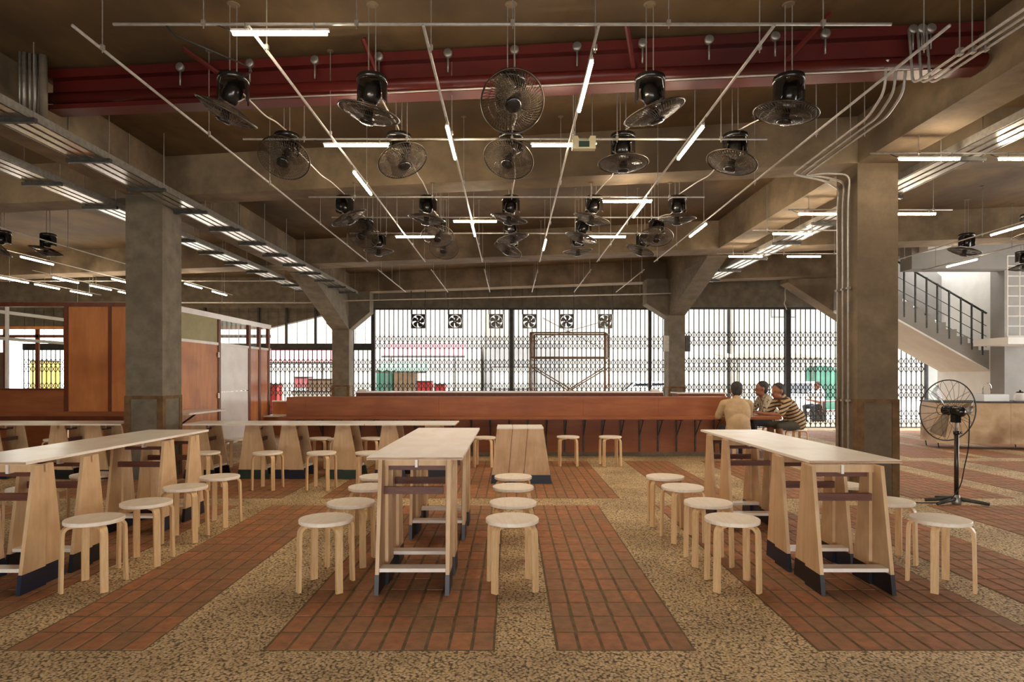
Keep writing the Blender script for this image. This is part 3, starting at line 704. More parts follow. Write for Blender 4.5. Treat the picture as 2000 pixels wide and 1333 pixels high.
TS = {}
def table(label, loc, rz, w, l, h, trestles, feet, xoff=0.0, group='plywood trestle tables'):
    # local x across, local y along; origin at the middle of the floor footprint
    t = thing('trestle_table', label, 'table', loc, rz, group)
    top = MB(); top.box(-w/2, w/2, -l/2, l/2, h-0.004, h)
    to = MB().bbox(-w/2, w/2, -l/2, l/2, h-0.02, h, 0.0015).build('tabletop', M['ply'], t)
    e = 0.0012
    MB().box(-w/2-e, w/2+e, -l/2-e, -l/2, h-0.0185, h-0.003).build('near_edge_band', M['ply_edge'], to)
    for i, y in enumerate(trestles):
        f = feet[i % len(feet)]; key = (round(h, 3), f)
        if key not in TS: TS[key] = trestle_set(h, f, key)
        d = TS[key]; r_ = link('trestle', d['rail'], t, (xoff, y, 0))
        for nm, me in d['parts']: link(nm, me, r_)
    return t
def place_table(label, x0, x1, y0, y1, h, tc, feet, legx):
    cx, cy = (x0+x1)/2, (y0+y1)/2
    return table(label, (cx, cy, 0), 0, x1-x0, y1-y0, h, [y-cy for y in tc], feet, legx-cx)
place_table('tall narrow plywood trestle table in the middle, seen end on', -0.93, -0.315, 4.09, 6.39, 0.862, (4.22, 4.62, 5.57, 6.08), ('dark_paint',), -0.625)
place_table('plywood trestle table at right in front of the brown column', 2.0, 2.62, 4.25, 6.70, 0.818, (4.22, 4.70, 5.85, 6.32), ('dark_paint', 'navy'), 2.19)
place_table('plywood trestle table at the left edge with navy dipped feet', -3.80, -3.18, 4.16, 6.68, 0.82, (4.21, 4.68, 5.75, 6.22), ('navy', 'dark_paint'), -3.32)
def cross_table(label, x0, x1, y0, y1, h, tc, feet):
    cx, cy = (x0+x1)/2, (y0+y1)/2
    # rotated by 90 degrees: local x -> world y, local y -> world -x
    return table(label, (cx, cy, 0), PI/2, y1-y0, x1-x0, h, [cx*0-(x-cx)*-1*-1 if False else -(-(x-cx)) *1.0 for x in tc], feet)
cross_table('low plywood table set crosswise right of the grey column', -4.37, -1.955, 8.45, 9.06, 0.745, [-( -4.07+3.1625), -(-3.34+3.1625), -(-2.85+3.1625), -(-2.13+3.1625)] if False else (-4.07, -3.34, -2.85, -2.13), ('green_paint', 'navy', 'green_paint', 'dark_paint'))
cross_table('short low plywood table joined to the right end of the crosswise table', -1.945, -0.74, 8.45, 9.06, 0.745, (-1.63, -1.05), ('dark_paint', 'navy'))
cross_table('low plywood table set crosswise left of the grey column', -7.62, -5.19, 8.45, 9.06, 0.745, (-7.2, -6.72, -5.82, -5.42), ('navy', 'dark_paint'))
# wedge of nested trestles standing by the counter
ws = thing('stacked_trestles', 'pair of trestles pushed together below the counter, with navy feet', 'trestle', (0, 8.15, 0))
ht = 0.722
xs_t = (-0.184, 0.02, 0.217, 0.42); xs_b = (-0.262, -0.04, 0.152, 0.526)
def lerp(a, b, s): return a+(b-a)*s
for yy, nm in ((0.0, 'leg_board'), (0.47, 'leg_board')):
    for i in range(3):
        g = 0.0035; s = 0.155
        dy = 0.008 if i == 1 else 0.0
        poly = [(lerp(xs_b[i], xs_t[i], s)+g, ht*s), (lerp(xs_b[i+1], xs_t[i+1], s)-g, ht*s), (xs_t[i+1]-g, ht-0.02), (xs_t[i]+g, ht-0.02)]
        MB().prism(poly, yy-dy, yy+0.024-dy, 'y').build('leg_board', M['ply_leg'], ws)
        poly = [(xs_b[i]+g, 0), (xs_b[i+1]-g, 0), (lerp(xs_b[i+1], xs_t[i+1], s)-g, ht*s), (lerp(xs_b[i], xs_t[i], s)+g, ht*s)]
        MB().prism(poly, yy-dy-0.001, yy+0.025-dy, 'y').build('painted_foot', M['navy'], ws)
for i in range(3):
    MB().bbox(xs_t[i]+0.002, xs_t[i+1]-0.002, -0.012, 0.50, ht-0.02, ht, 0.002).build('top_plank', M['ply'], ws)

# ------------------------------------------------------------------ stools
def stool_template():
    t = thing('stool', 'round birch stool', 'stool', (0, 0, 0), 0, 'round birch stools')
    MB().lathe([(0, 0.424), (0.170, 0.424), (0.1745, 0.427), (0.1755, 0.446), (0.172, 0.45), (0, 0.45)], 36).build('seat', M['birch'], t, False)
    for k in range(4):
        a = PI/4+k*PI/2; u = Vector((math.cos(a), math.sin(a), 0)); side = Vector((-math.sin(a), math.cos(a), 0))
        pts = [u*0.055+Vector((0, 0, 0.414)), u*0.12+Vector((0, 0, 0.414))]
        for j in range(1, 6):
            b = (PI/2)*j/6; pts.append(u*(0.135+0.045*math.sin(b))+Vector((0, 0, 0.369+0.045*math.cos(b))))
        pts += [u*0.181+Vector((0, 0, 0.35)), u*0.187+Vector((0, 0, 0.0))]
        MB().strip(pts, side, 0.044, 0.019).build('leg', M['birch_edge'], t)
    snapshot(t); return t
st0 = stool_template(); first_stool = [True]
def stool(label, x, y):
    rz = random.uniform(-0.16, 0.16)
    if first_stool[0]:
        st0.location = (x, y, 0); st0.rotation_euler = (0, 0, rz); st0['label'] = label; first_stool[0] = False; return st0
    return dup(st0, (x, y, 0), rz, label)
RN = ('nearest', 'second', 'third', 'fourth')
rowd = (4.176, 4.72, 5.38, 5.93)
for i, y in enumerate(rowd):
    stool('round birch stool left of the middle table, %s in its row' % RN[i], (-1.215, -1.19, -1.20, -1.24)[i], y)
for i, y in enumerate(rowd):
    stool('round birch stool right of the middle table, %s in its row' % RN[i], (0.008, 0.015, 0.018, 0.02)[i], y)
for i, y in enumerate(rowd):
    stool('round birch stool on the left side of the right table, %s in its row' % RN[i], (1.455, 1.466, 1.453, 1.44)[i], y)
for i, y in enumerate((4.17, 4.78, 5.5)):
    stool('round birch stool on the right side of the right table, %s in its row' % RN[i], (2.82, 2.84, 2.86)[i], y)
for i, y in enumerate(rowd):
    stool('round birch stool on the right side of the left table, %s in its row' % RN[i], (-2.74, -2.71, -2.76, -2.72)[i], y)
for i, (x, y) in enumerate(((-3.98, 4.65), (-4.02, 5.32), (-4.0, 6.05))):
    stool('round birch stool half hidden behind the left table, %s in its row' % RN[i], x, y)
for i, p in enumerate((400, 523, 628, 722)):
    stool('birch stool on the near side of the crosswise tables, %s from the grey column' % ORD[i], px(p, 7.8), 7.8)
for i, p in enumerate((463, 620, 663, 722)):
    stool('birch stool behind the crosswise tables, %s from the grey column' % ORD[i], px(p, 9.5), 9.5+0.1*(i % 2))
for i, (x, y) in enumerate(((-0.41, 9.75), (0.885, 9.85), (1.54, 9.85))):
    stool('birch stool at the long counter, %s' % ('left of the pushed-together trestles', 'first right of the trestles', 'second right of the trestles')[i], x, y)
for i, p in enumerate((112, 250)):
    stool('birch stool behind the low table left of the column, %s one' % ('left', 'right')[i], px(p, 9.45), 9.45)

# ------------------------------------------------------------------ long counter
cn = thing('long_counter', 'long red-brown plywood counter with a raised back panel and drop ledge', 'counter', (0, 11.0, 0))
CX0, CX1 = px(560, 11.0), 3.80
segs = [CX0, CX0+0.34, -1.25, 1.25, 2.55, CX1]
for a, b in zip(segs[:-1], segs[1:]):
    MB().bbox(a+0.0015, b-0.0015, -0.02, 0.02, 0.70, 1.02, 0.002).build('back_panel', M['varnish_h'], cn)
MB().box(CX0, CX1, 0.02, 0.62, 0.985, 1.012).build('counter_top', M['varnish_h'], cn)
MB().bbox(CX0, CX1+0.72, -0.42, 0.02, 0.655, 0.70, 0.004).build('ledge', M['varnish_h'], cn)
MB().bbox(CX1+0.0, CX1+0.72, 0.02, 1.35, 0.655, 0.70, 0.004).build('end_ledge', M['varnish_h'], cn)
segs = [CX0+i*(CX1-CX0)/8 for i in range(9)]
for a, b in zip(segs[:-1], segs[1:]):
    MB().box(a+0.0015, b-0.0015, 0.03, 0.06, 0.06, 0.655).build('lower_panel', M['varnish_h'], cn)
MB().box(CX0, CX1, 0.035, 0.09, 0, 0.06).build('plinth', M['concrete_grey'], cn)
MB().box(CX1-0.03, CX1, 0.06, 0.62, 0, 0.985).build('end_panel', M['varnish_h'], cn)
MB().box(CX0, CX0+0.03, 0.06, 0.62, 0, 0.985).build('end_panel', M['varnish_h'], cn)
MB().box(CX0+0.03, CX1-0.03, 0.59, 0.62, 0, 0.985).build('rear_panel', M['varnish_h'], cn)
brk = MB().box(-0.012, 0.012, 0.0, 0.028, 0.07, 0.65).box(-0.012, 0.012, -0.36, 0.0, 0.63, 0.652)
brk.tube([(0, -0.30, 0.632), (0, 0.0, 0.36)], 0.009, 4)
brm = brk.mesh('bracket', M['strut'])
x = px(1103, 11.05)
xs_b2 = [x+0.323*k for k in range(-15, 9)]
for xx in xs_b2:
    if CX0+0.05 < xx < CX1-0.02: link('bracket', brm, cn, (xx, 0, 0))
# counter farther back
c2 = thing('rear_counter', 'farther brown counter seen as a dark strip behind the long counter', 'counter', (0, 14.0, 0))
for a, b in ((-3.42, -1.2), (-1.2, 1.1), (1.1, 3.35)):
    MB().box(a+0.001, b-0.001, 0.0, 0.03, 0.0, 1.01).build('front_panel', M['frame_wood'], c2)
MB().bbox(-3.42, 3.35, -0.01, 0.6, 1.01, 1.04, 0.003).build('counter_top', M['ply'], c2)
MB().box(-3.42, 3.35, 0.57, 0.6, 0.0, 1.01).build('rear_panel', M['frame_wood'], c2)
c3 = thing('white_counter', 'white topped counter behind the right end of the long counter', 'counter', (0, 12.6, 0))
MB().bbox(3.30, 4.30, 0, 0.55, 1.03, 1.055, 0.003).build('counter_top', M['white_gloss'], c3)
MB().box(3.34, 4.26, 0.03, 0.5, 0, 1.03).build('cabinet', M['varnish_h'], c3)
# small things on the rear counter
for (p, lab) in ((709, 'left'), (1279, 'right')):
    o = MB().bbox(-0.09, 0.09, -0.05, 0.05, 0, 0.05, 0.006).build('white_carton', M['white'], None, False, (px(p, 14.2), 14.2, 1.04))
    tag(o, 'small white carton near the %s end of the rear counter' % lab, 'carton', 'cartons on the rear counter')

# ------------------------------------------------------------------ plywood kiosk on the left
KD, KX, KZ, KB = 10.5, -5.75, 2.57, 15.2
s_ = KD
kio = thing('wall_kiosk', 'red-brown plywood and glass kiosk filling the left side behind the tables', 'kiosk', (0, 0, 0), kind='structure')
kx0 = -13.5
# front face
MB().box(kx0, KX, KD-0.03, KD+0.05, 2.53, KZ+0.03).build('top_rail', M['frame_wood'], kio)
MB().box(kx0, KX, KD-0.05, KD+0.05, 0.62, 0.72).build('ledge_band', M['frame_wood'], kio)
MB().box(kx0, KX, KD-0.03, KD+0.03, 0.72, 0.80).build('bottom_rail', M['varnish_h'], kio)
for a, b in ((kx0, -10.4), (-10.4, px(131, KD))):
    MB().box(a+0.002, b-0.002, KD-0.02, KD+0.02, 0.80, 1.15).build('sill_panel', M['varnish_h'], kio)
    MB().box(a+0.002, b-0.002, KD-0.012, KD+0.012, 0.0, 0.62).build('base_panel', M['varnish_h'], kio)
MB().box(kx0, px(131, KD), KD-0.04, KD+0.04, 1.15, 1.18).build('window_sill', M['frame_wood'], kio)
for p0, p1 in ((127, 135), (213, 219)):
    MB().box(px(p0, KD), px(p1, KD), KD-0.03, KD+0.03, 0.80, 2.53).build('post', M['frame_wood'], kio)
for p0, p1 in ((135, 213), (219, 319)):
    MB().box(px(p0, KD)+0.003, px(p1, KD)-0.003, KD-0.018, KD+0.018, 0.80, 2.53).build('wall_panel', M['varnish'], kio)
    MB().box(px(p0, KD)+0.003, px(p1, KD)-0.003, KD-0.012, KD+0.012, 0.0, 0.62).build('base_panel', M['varnish'], kio)
MB().box(px(14, KD)-0.02, px(14, KD)+0.02, KD-0.02, KD+0.02, 1.18, 2.53).build('mullion', M['white_gloss'], kio)
MB().box(kx0, px(127, KD), KD-0.003, KD+0.003, 1.18, 2.53).build('window_pane', M['glass'], kio)
# right side wall (faces the aisle)
T = 2.02
MB().box(KX-0.06, KX+0.01, KD, KB, 2.50, KZ+0.03).build('top_rail', M['white_gloss'], kio)  # white of rail and transom stands in for reflected daylight
MB().box(KX-0.05, KX+0.01, KD, KB, T-0.03, T+0.02).build('transom', M['white_gloss'], kio)
def dside(p): return KX*F/(p-VX)
posts = (428, 487, 507, 525)
for p in posts:
    d = dside(p)
    MB().box(KX-0.05, KX+0.012, d-0.05, d+0.05, 0, 2.50).build('post', M['frame_wood'], kio)
spans = [(KD+0.05, dside(428)-0.05, 'varnish'), (dside(428)+0.05, dside(487)-0.05, 'white_gloss'), (dside(487)+0.05, dside(507)-0.05, 'varnish_gloss'), (dside(507)+0.05, dside(525)-0.05, 'varnish_gloss')]
for i, (a, b, mt) in enumerate(spans):
    if i == 1:
        MB().box(KX-0.03, KX-0.005, a, b, 0.0, 1.06).build('door_leaf', M[mt], kio); MB().box(KX-0.03, KX-0.005, a, b, 1.075, T-0.03).build('door_leaf', M[mt], kio)  # white door leaf holds reflected daylight in its colour
    else: MB().box(KX-0.03, KX-0.005, a, b, 0.0, T-0.03).build('wall_panel', M[mt], kio)
    if i == 0: MB().box(KX-0.03, KX-0.01, a, b, T+0.02, 2.50).build('olive_panel', M['olive'], kio)
    else: MB().box(KX-0.022, KX-0.018, a, b, T+0.02, 2.50).build('transom_pane', M['glass'], kio)
for zz in (1.75, 0.95):
    MB().box(KX+0.012, KX+0.03, dside(428)-0.09, dside(428)-0.05, zz, zz+0.1).build('hinge', M['galv'], kio)
# back wall and inner partition of the kiosk
MB().box(kx0, KX, KB-0.05, KB, 2.50, KZ).build('top_rail', M['varnish'], kio)
MB().box(kx0, KX, KB-0.05, KB, 2.30, 2.37).build('back_transom', M['frame_wood'], kio)
for p in (12, 75): MB().box(px(p, KB)-0.04, px(p, KB)+0.04, KB-0.05, KB, 0, 2.5).build('post', M['frame_wood'], kio)
MB().box(kx0, px(10, KB), KB-0.03, KB-0.01, 0, 1.95).build('wall_panel', M['tan'], kio)
for zz in (2.49, 2.02): MB().box(-9.03, -8.97, KD+0.2, 13.6, zz, zz+0.055).build('white_rail', M['white'], kio)
# kiosk shelf and low bench wall
o = MB().bbox(0, 0.62, 0, 1.3, -0.03, 0, 0.003).build('fold_shelf', M['ply'], kio, False, (KX+0.01, 10.1, 0.79))
o = MB().tube([(KX+0.03, 10.7, 0.45), (KX+0.45, 10.7, 0.755)], 0.015, 6).build('shelf_strut', M['strut'], kio)
lw = thing('low_partition', 'orange plywood low wall between the kiosk and the counter', 'partition', (0, 15.3, 0))
MB().box(KX, px(640, 15.3), 0, 0.05, 0, 0.76).build('panel', M['varnish'], lw)
MB().box(KX, px(640, 15.3), -0.03, 0.08, 0.76, 0.79).build('cap_rail', M['ply'], lw)
MB().box(KX, px(640, 15.3), -0.55, 0, 0.43, 0.46).build('bench_seat', M['ply'], lw)
MB().box(KX+0.02, px(640, 15.3)-0.02, -0.5, -0.46, 0, 0.43).build('bench_front', M['varnish_h'], lw)

# ------------------------------------------------------------------ folding scissor gates
bar_cache = {}
def gate(label, p0, p1, D, z1, z0=0.0, spacing=0.135, x0=None, x1=None):
    xa = px(p0, D) if x0 is None else x0; xb = px(p1, D) if x1 is None else x1
    t = thing('scissor_gate', label, 'gate', (xa, D, 0), 0, 'folding scissor gates')
    W = xb-xa; n = max(2, round(W/spacing)); sp = W/n
    key = (z0, z1)
    if key not in bar_cache: bar_cache[key] = MB().box(-0.0125, 0.0125, -0.006, 0.006, z0, z1).mesh('gate_bar', M['iron'])
    for i in range(n+1): link('gate_bar', bar_cache[key], t, (i*sp, 0, 0))
    lat = MB(); z = z0+0.08; rowh = 0.205
    def diag(xa_, za, xb_, zb, yy):
        a, b = Vector((xa_, yy, za)), Vector((xb_, yy, zb)); u = (b-a).normalized(); w = Vector((-u.z, 0, u.x))*0.0095; e = Vector((0, 0.0025, 0))
        lat.add([a+w-e, a-w-e, b-w-e, b+w-e, a+w+e, a-w+e, b-w+e, b+w+e], [(0,1,2,3), (7,6,5,4), (0,4,5,1), (1,5,6,2), (2,6,7,3), (3,7,4,0)])
    while z+2*rowh < z1-0.1:
        for rr_ in range(2):
            za = z+rr_*rowh
            for i in range(n):
                diag(i*sp, za, (i+1)*sp, za+rowh, -0.009); diag(i*sp, za+rowh, (i+1)*sp, za, 0.009)
        z += 0.70
    lo = lat.build('lattice', M['iron'], t); lo['kind'] = 'stuff'
    MB().box(-0.02, W+0.02, -0.02, 0.02, z1-0.02, z1+0.03).build('top_rail', M['iron'], t)
    MB().box(-0.02, W+0.02, -0.015, 0.015, z0, z0+0.025).build('bottom_rail', M['iron'], t)
    return t
gate('folding iron scissor gate, left half of the middle opening', 733, 994, DG, ZG)
gate('folding iron scissor gate behind the scaffold, right half of the middle opening', 1004, 1330, DG, ZG)
gate('low folding iron scissor gate beside the kiosk end', 440, 727, DG, 2.17)
gate('folding iron scissor gate seen through the kiosk window', 0, 0, DG, 2.17, x0=-14.5, x1=px(440, DG)-0.06)
gate('folding iron scissor gate behind the seated men', 1326, 1532, DR, ZR)
gate('folding iron scissor gate left of the right column, half hidden', 1544, 1690, DR, ZR)
gate('folding iron scissor gate beneath the stairs', 1692, 1809, DR, ZR)
def post(label, p, D, z1, w=0.10, name='gate_post'):
    o = MB().box(-w/2, w/2, -0.05, 0.05, 0, z1).build(name, M['iron'], None, False, (px(p, D-0.06), D-0.06, 0))
    return tag(o, label, 'post', 'gate posts')
post('dark gate post at the left end of the middle gate', 729, DG, ZG+0.02, 0.11)
post('dark double gate post in the centre of the middle gate', 999, DG, ZG+0.02, 0.12)
post('dark gate post near the right end of the middle gate', 1269, DG, ZG+0.02, 0.09)
post('dark gate post behind the striped man', 1538, DR, ZR+0.02, 0.11)
post('slim gate post where the gate under the stairs ends', 1809, DR, ZR+0.02, 0.05)
# beam and gridded windows above the low gate
t = thing('window_1', 'wire-gridded clerestory window above the low gate at left', 'window', (0, DG, 0), kind='structure')
MB().box(-14.5, px(727, DG), -0.06, 0.06, 2.17, 2.35).build('lower_beam', M['iron'], t)
for p in (300, 400, 505, 559, 616, 690): MB().box(px(p, DG)-0.028, px(p, DG)+0.028, -0.03, 0.03, 2.35, 3.42).build('mullion', M['iron'], t)
for k in range(36):
    xx = px(727, DG)-0.29*k-0.2
    if k % 3 != 1 or True: MB().box(xx-0.006, xx+0.006, -0.006, 0.006, 2.35, 3.40).build('grid_wire', M['strut'], t)
for k in range(6): MB().box(-14.5, px(727, DG), -0.005, 0.005, 2.47+0.165*k, 2.475+0.165*k).build('grid_wire', M['strut'], t)

# exhaust fans hung in front of the middle gate
def exhaust_template():
    t = thing('exhaust_fan', 'square exhaust fan', 'exhaust fan', (0, 0, 0), 0, 'square exhaust fans above the gate')
    w = 0.2; fr = MB(); n = 32; ring = []
    for (y_, kind) in ((-0.045, 'o'), (-0.045, 'i'), (0.045, 'i'), (0.045, 'o')):
        row = []
        for j in range(n):
            a = 2*PI*j/n; c_, s__ = math.cos(a), math.sin(a); q_ = w/max(abs(c_), abs(s__)) if kind == 'o' else 0.18
            row.append((q_*c_, y_, q_*s__))
        ring.append(row)
    fr.rings(ring, True)
    fr.build('frame', M['black'], t)
    MB().lathe([(0, -0.04), (0.05, -0.04), (0.055, 0.03), (0, 0.03)], 16, Matrix.Rotation(R(90), 4, 'X')).build('hub', M['black'], t)
    MB().lathe([(0, -0.001), (0.022, -0.001), (0.022, 0.004), (0, 0.004)], 12, Matrix.Translation((0, -0.036, 0)) @ Matrix.Rotation(R(90), 4, 'X')).build('hub_disc', M['galv_dull'], t)
    for k in range(5):
        a = 2*PI*k/5; poly = []
        for (r_, da) in ((0.05, -0.5), (0.085, -0.42), (0.13, -0.30), (0.17, -0.10), (0.175, 0.35), (0.17, 0.72), (0.13, 0.62), (0.085, 0.52), (0.05, 0.5)): poly.append((r_*math.cos(a+da), r_*math.sin(a+da)))
        MB().prism(poly, -0.004+0.002*(k % 2), 0.004+0.002*(k % 2), 'y').build('blade', M['black'], t)
    for sx in (-1, 1): MB().box(sx*w-0.012, sx*w+0.012, -0.015, 0.015, w, w+1.2).build('hanging_strap', M['strut'], t)
    snapshot(t); return t
ex = exhaust_template()
for i, p in enumerate((817, 889, 969, 1034, 1107, 1182)):
    lab = 'square black exhaust fan hung before the gate, %s from the left' % ORD[i]
    loc = (px(p, 17.95), 17.95, pz(628, 17.95))
    if i == 0: ex.location = loc; ex['label'] = lab
    else: dup(ex, loc, 0, lab)
# wall lamp box on the far right column, hanging cable
o = MB().bbox(-0.06, 0.06, -0.05, 0.05, -0.2, 0.2, 0.01).build('switch_box', M['galv_dull'], None, False, (3.88, 15.88, 2.2)); tag(o, 'grey electrical box on the left side of the far right column', 'electrical box')
o = MB().bbox(-0.06, 0.06, -0.05, 0.05, -0.2, 0.2, 0.01).build('switch_box', M['strut'], None, False, (4.43, 15.95, 2.2)); tag(o, 'dark electrical box on the right side of the far right column', 'electrical box')
o = MB().tube([(0, 0, 1.05), (0, 0, 0.62), (-0.04, 0, 0.3), (-0.03, 0, 0.1), (-0.06, 0, 0.0), (0.01, 0, -0.16)], 0.014, 6).build('loose_cable', M['rope'], None, True, (px(1536, 16.6), 16.6, 3.28)); tag(o, 'loose pale cable dangling above the seated men', 'cable')

# scaffold
sc_t = thing('scaffold_tower', 'rusty steel scaffold tower standing before the middle gate', 'scaffold', (0, 14.9, 0))
sx0, sx1 = px(1036, 14.9), px(1190, 14.9)
M['rust'] = pm('rusty_steel_tube', rgb(112, 86, 62), rgb(140, 116, 90), 14, 0.6, 0.3)
for (xx, yy, zt) in ((sx0, 0, 2.40), (sx0+0.12, 0.7, 2.40), (sx1-0.1, 0, 2.40), (sx1+0.1, 0.7, 2.86)):
    MB().tube([(xx, yy, 0), (xx, yy, zt)], 0.024, 8).build('upright', M['rust'], sc_t, True)
for yy, ox0, ox1 in ((0, 0, -0.1), (0.7, 0.12, 0.1)):
    for zz in (2.40, 1.82): MB().tube([(sx0+ox0, yy, zz), (sx1+ox1, yy, zz)], 0.02, 8).build('ledger', M['rust'], sc_t, True)
    MB().tube([(sx0+ox0, yy, 1.6), (sx1+ox1, yy, 0.5)], 0.012, 6).build('brace', M['rust'], sc_t, True)
    MB().tube([(sx0+ox0, yy, 0.5), (sx1+ox1, yy, 1.6)], 0.012, 6).build('brace', M['rust'], sc_t, True)
for (xa, xb) in ((sx0, sx0+0.12), (sx1-0.1, sx1+0.1)):
    for zz in (2.40, 1.82, 1.1): MB().tube([(xa, 0, zz), (xb, 0.7, zz)], 0.018, 6).build('transom', M['rust'], sc_t, True)
    for k in range(3): MB().tube([(lerp(xa, xb, 0.25+0.25*k), 0.175+0.175*k, 1.82), (lerp(xa, xb, 0.25+0.25*k), 0.175+0.175*k, 2.40)], 0.01, 6).build('infill_bar', M['rust'], sc_t, True)
MB().tube([(sx0+0.3, 0.35, 2.78), (sx1, 0.35, 1.98)], 0.008, 5).build('guy_wire', M['rust'], sc_t)
MB().tube([(sx0, 0.35, 2.2), (sx1, 0.35, 2.72)], 0.008, 5).build('guy_wire', M['rust'], sc_t)

# ------------------------------------------------------------------ stairs and right wing
SD = 14.0
sp0, sp1 = px(1700, SD), px(1932, SD)
fl = lambda p, q: (px(p, SD), pz(q, SD))
fl2 = lambda p, q: (px(p, SD+1.55), pz(q, SD+1.55))
stt = thing('staircase', 'white and grey concrete stair flight at right with steel railing', 'stairs', (0, SD, 0), kind='structure')
# stair profile: climbs towards the left
zr, n_st = None, 11
xA, zA = fl(1932, 698); xB, zB = fl(1700, 548)
steps = []; dx = (xB-xA)/n_st; dzs = (zB-zA)/n_st
prof = []
for i in range(n_st):
    prof += [(xA+dx*i, zA+dzs*i), (xA+dx*i, zA+dzs*(i+1))]
prof += [(xB, zB)]
bot = [fl(1700, 592), fl(1932, 722)]
MB().prism([(xA, zA-0.05)]+prof+bot, 0.0, 1.6, 'y').build('flight', M['grey_paint'], stt)
MB().prism([fl(1700, 592.5), fl(1932, 722.5), fl(1932, 726), fl(1700, 597)], -0.002, 1.602, 'y').build('white_soffit', M['white'], stt)
MB().prism([fl2(1700, 418), fl2(1932, 622), fl2(1932, 690), fl2(1700, 540)], 1.55, 1.62, 'y').build('far_balustrade', M['grey_paint'], stt)
MB().tube([fl(1700, 478)[:1]+(0.05,)+fl(1700, 478)[1:], fl(1930, 612)[:1]+(0.05,)+fl(1930, 612)[1:]], 0.022, 8).build('handrail', M['strut'], stt, True)
for k, p in enumerate((1722, 1744, 1766, 1788, 1810, 1831, 1854, 1877, 1898, 1919)):
    zt = pz(478+(p-1700)*134/230, SD); zb = pz(588+(p-1700)*(112)/232, SD)
    MB().box(px(p, SD)-0.013, px(p, SD)+0.013, -0.01, 0.02, zb, zt).build('baluster', M['strut'], stt)
for k in (0.3, 0.55, 0.8):
    a, b = fl(1700, 478+105*k), fl(1930, 612+82*k)
    MB().tube([(a[0], 0.05, a[1]), (b[0], 0.05, b[1])], 0.008, 5).build('rail_wire', M['strut'], stt)
structure('trim_1', MB().box(px(1932, SD), px(1962, SD), SD-0.1, SD+1.7, 0, 4.3), M['white'], 'white square pillar at the foot of the stairs', 'pillar')
structure('trim_2', MB().box(px(1962, 13.5), 13.0, 13.5, 13.9, 0, 4.32), M['grey_paint'], 'dark grey painted pillar at the right picture edge', 'pillar')
structure('trim_3', MB().box(px(1775, 13.4), 13.0, 13.3, 13.7, pz(527, 13.4), 4.32), M['grey_paint'], 'grey painted beam above the stairs', 'beam')
structure('trim_4', MB().prism([(px(1800, 13.2), pz(494, 13.2)), (px(1845, 13.2), pz(486, 13.2)), (px(1845, 13.2), 4.32), (px(1800, 13.2), 4.32)], 13.0, 13.28, 'y'), M['white'], 'white slab standing in for daylight at the top of the grey beam', 'wall')  # white box put in for the daylit surfaces by the stairwell void
structure('wall_stair', MB().box(px(1809, DR)+0.05, XR, DR+0.05, DR+0.3, 0, 2.75), M['pale_blue'], 'pale blue-grey wall under and behind the stairs', 'wall')
structure('wall_stair_upper', MB().box(px(1740, 17.4), XR, DR+0.3, DR+0.5, 2.75, 4.4), M['white'], 'bright white wall high behind the stairs', 'wall')
for k, p in enumerate((1795, 1818, 1838)):
    o = MB().box(-0.2, 0.2, -0.02, 0.02, -0.05, 0.05).build('vent_slot', M['strut'], None, False, (px(p, DR+0.27), DR+0.27, pz(528, DR+0.27))); tag(o, 'dark slot vent high on the white wall, %s of three' % NM3[k], 'vent', 'slot vents')
structure('wall_stair_inner', MB().box(px(1845, 16.4), px(1912, 16.4), 16.3, 16.42, 2.2, 3.35), M['concrete_grey'], 'rough grey wall seen above the stair rail', 'wall')
gr = thing('balcony_grille', 'white wire grille of a balcony at the right picture edge', 'grille', (px(1968, 12.6), 12.6, 0))
W = 1.2; z0, z1 = pz(657, 12.6), pz(500, 12.6)
for k in range(9): MB().tube([(0, 0, lerp(z0, z1, k/8)), (W, 0, lerp(z0, z1, k/8))], 0.010, 6).build('wire', M['white'], gr)
for k in range(6): MB().tube([(W*k/5, 0, z0), (W*k/5, 0, z1)], 0.010, 6).build('wire', M['white'], gr)
MB().box(-0.03, W, -0.05, 0.9, z0-0.16, z0-0.02).build('balcony_edge', M['white'], gr)

# plywood cupboard with sink
cb = thing('plywood_cupboard', 'weathered plywood serving cupboard on thin legs at right', 'cupboard', (px(1828, 12.1), 12.1, 0), R(-12))
for k in range(2):
    MB().box(0.002+k*1.25, 1.248+k*1.25, 0, 0.02, 0.11, 0.875).build('front_panel', M['cupboard_ply'], cb)
MB().box(0, 0.02, 0.02, 0.7, 0.11, 0.875).build('side_panel', M['cupboard_ply'], cb)
MB().box(2.48, 2.5, 0.02, 0.7, 0.11, 0.875).build('side_panel', M['cupboard_ply'], cb)
MB().box(0.02, 2.48, 0.02, 0.7, 0.11, 0.13).build('bottom_panel', M['cupboard_ply'], cb)
MB().bbox(-0.01, 2.51, -0.012, 0.72, 0.875, 0.905, 0.003).build('worktop', M['strut'], cb)
for xx in (0.06, 1.62, 2.4):
    for yy in (0.06, 0.62): MB().tube([(xx, yy, 0.11), (xx+0.02, yy, 0)], 0.012, 6).build('leg', M['strut'], cb)
bs = thing('sink_basin', 'white ceramic sink basin on the serving cupboard', 'sink', (px(1935, 12.15), 12.15, 0.905))
MB().bbox(-0.24, 0.24, -0.15, 0.15, 0, 0.13, 0.01).build('basin', M['porcelain'], bs)
MB().box(-0.20, 0.20, -0.11, 0.11, 0.125, 0.134).build('bowl', M['galv_dull'], bs)
tp = thing('swan_neck_tap', 'chrome swan neck tap behind the white basin', 'tap', (px(1922, 12.35), 12.38, 0.905))
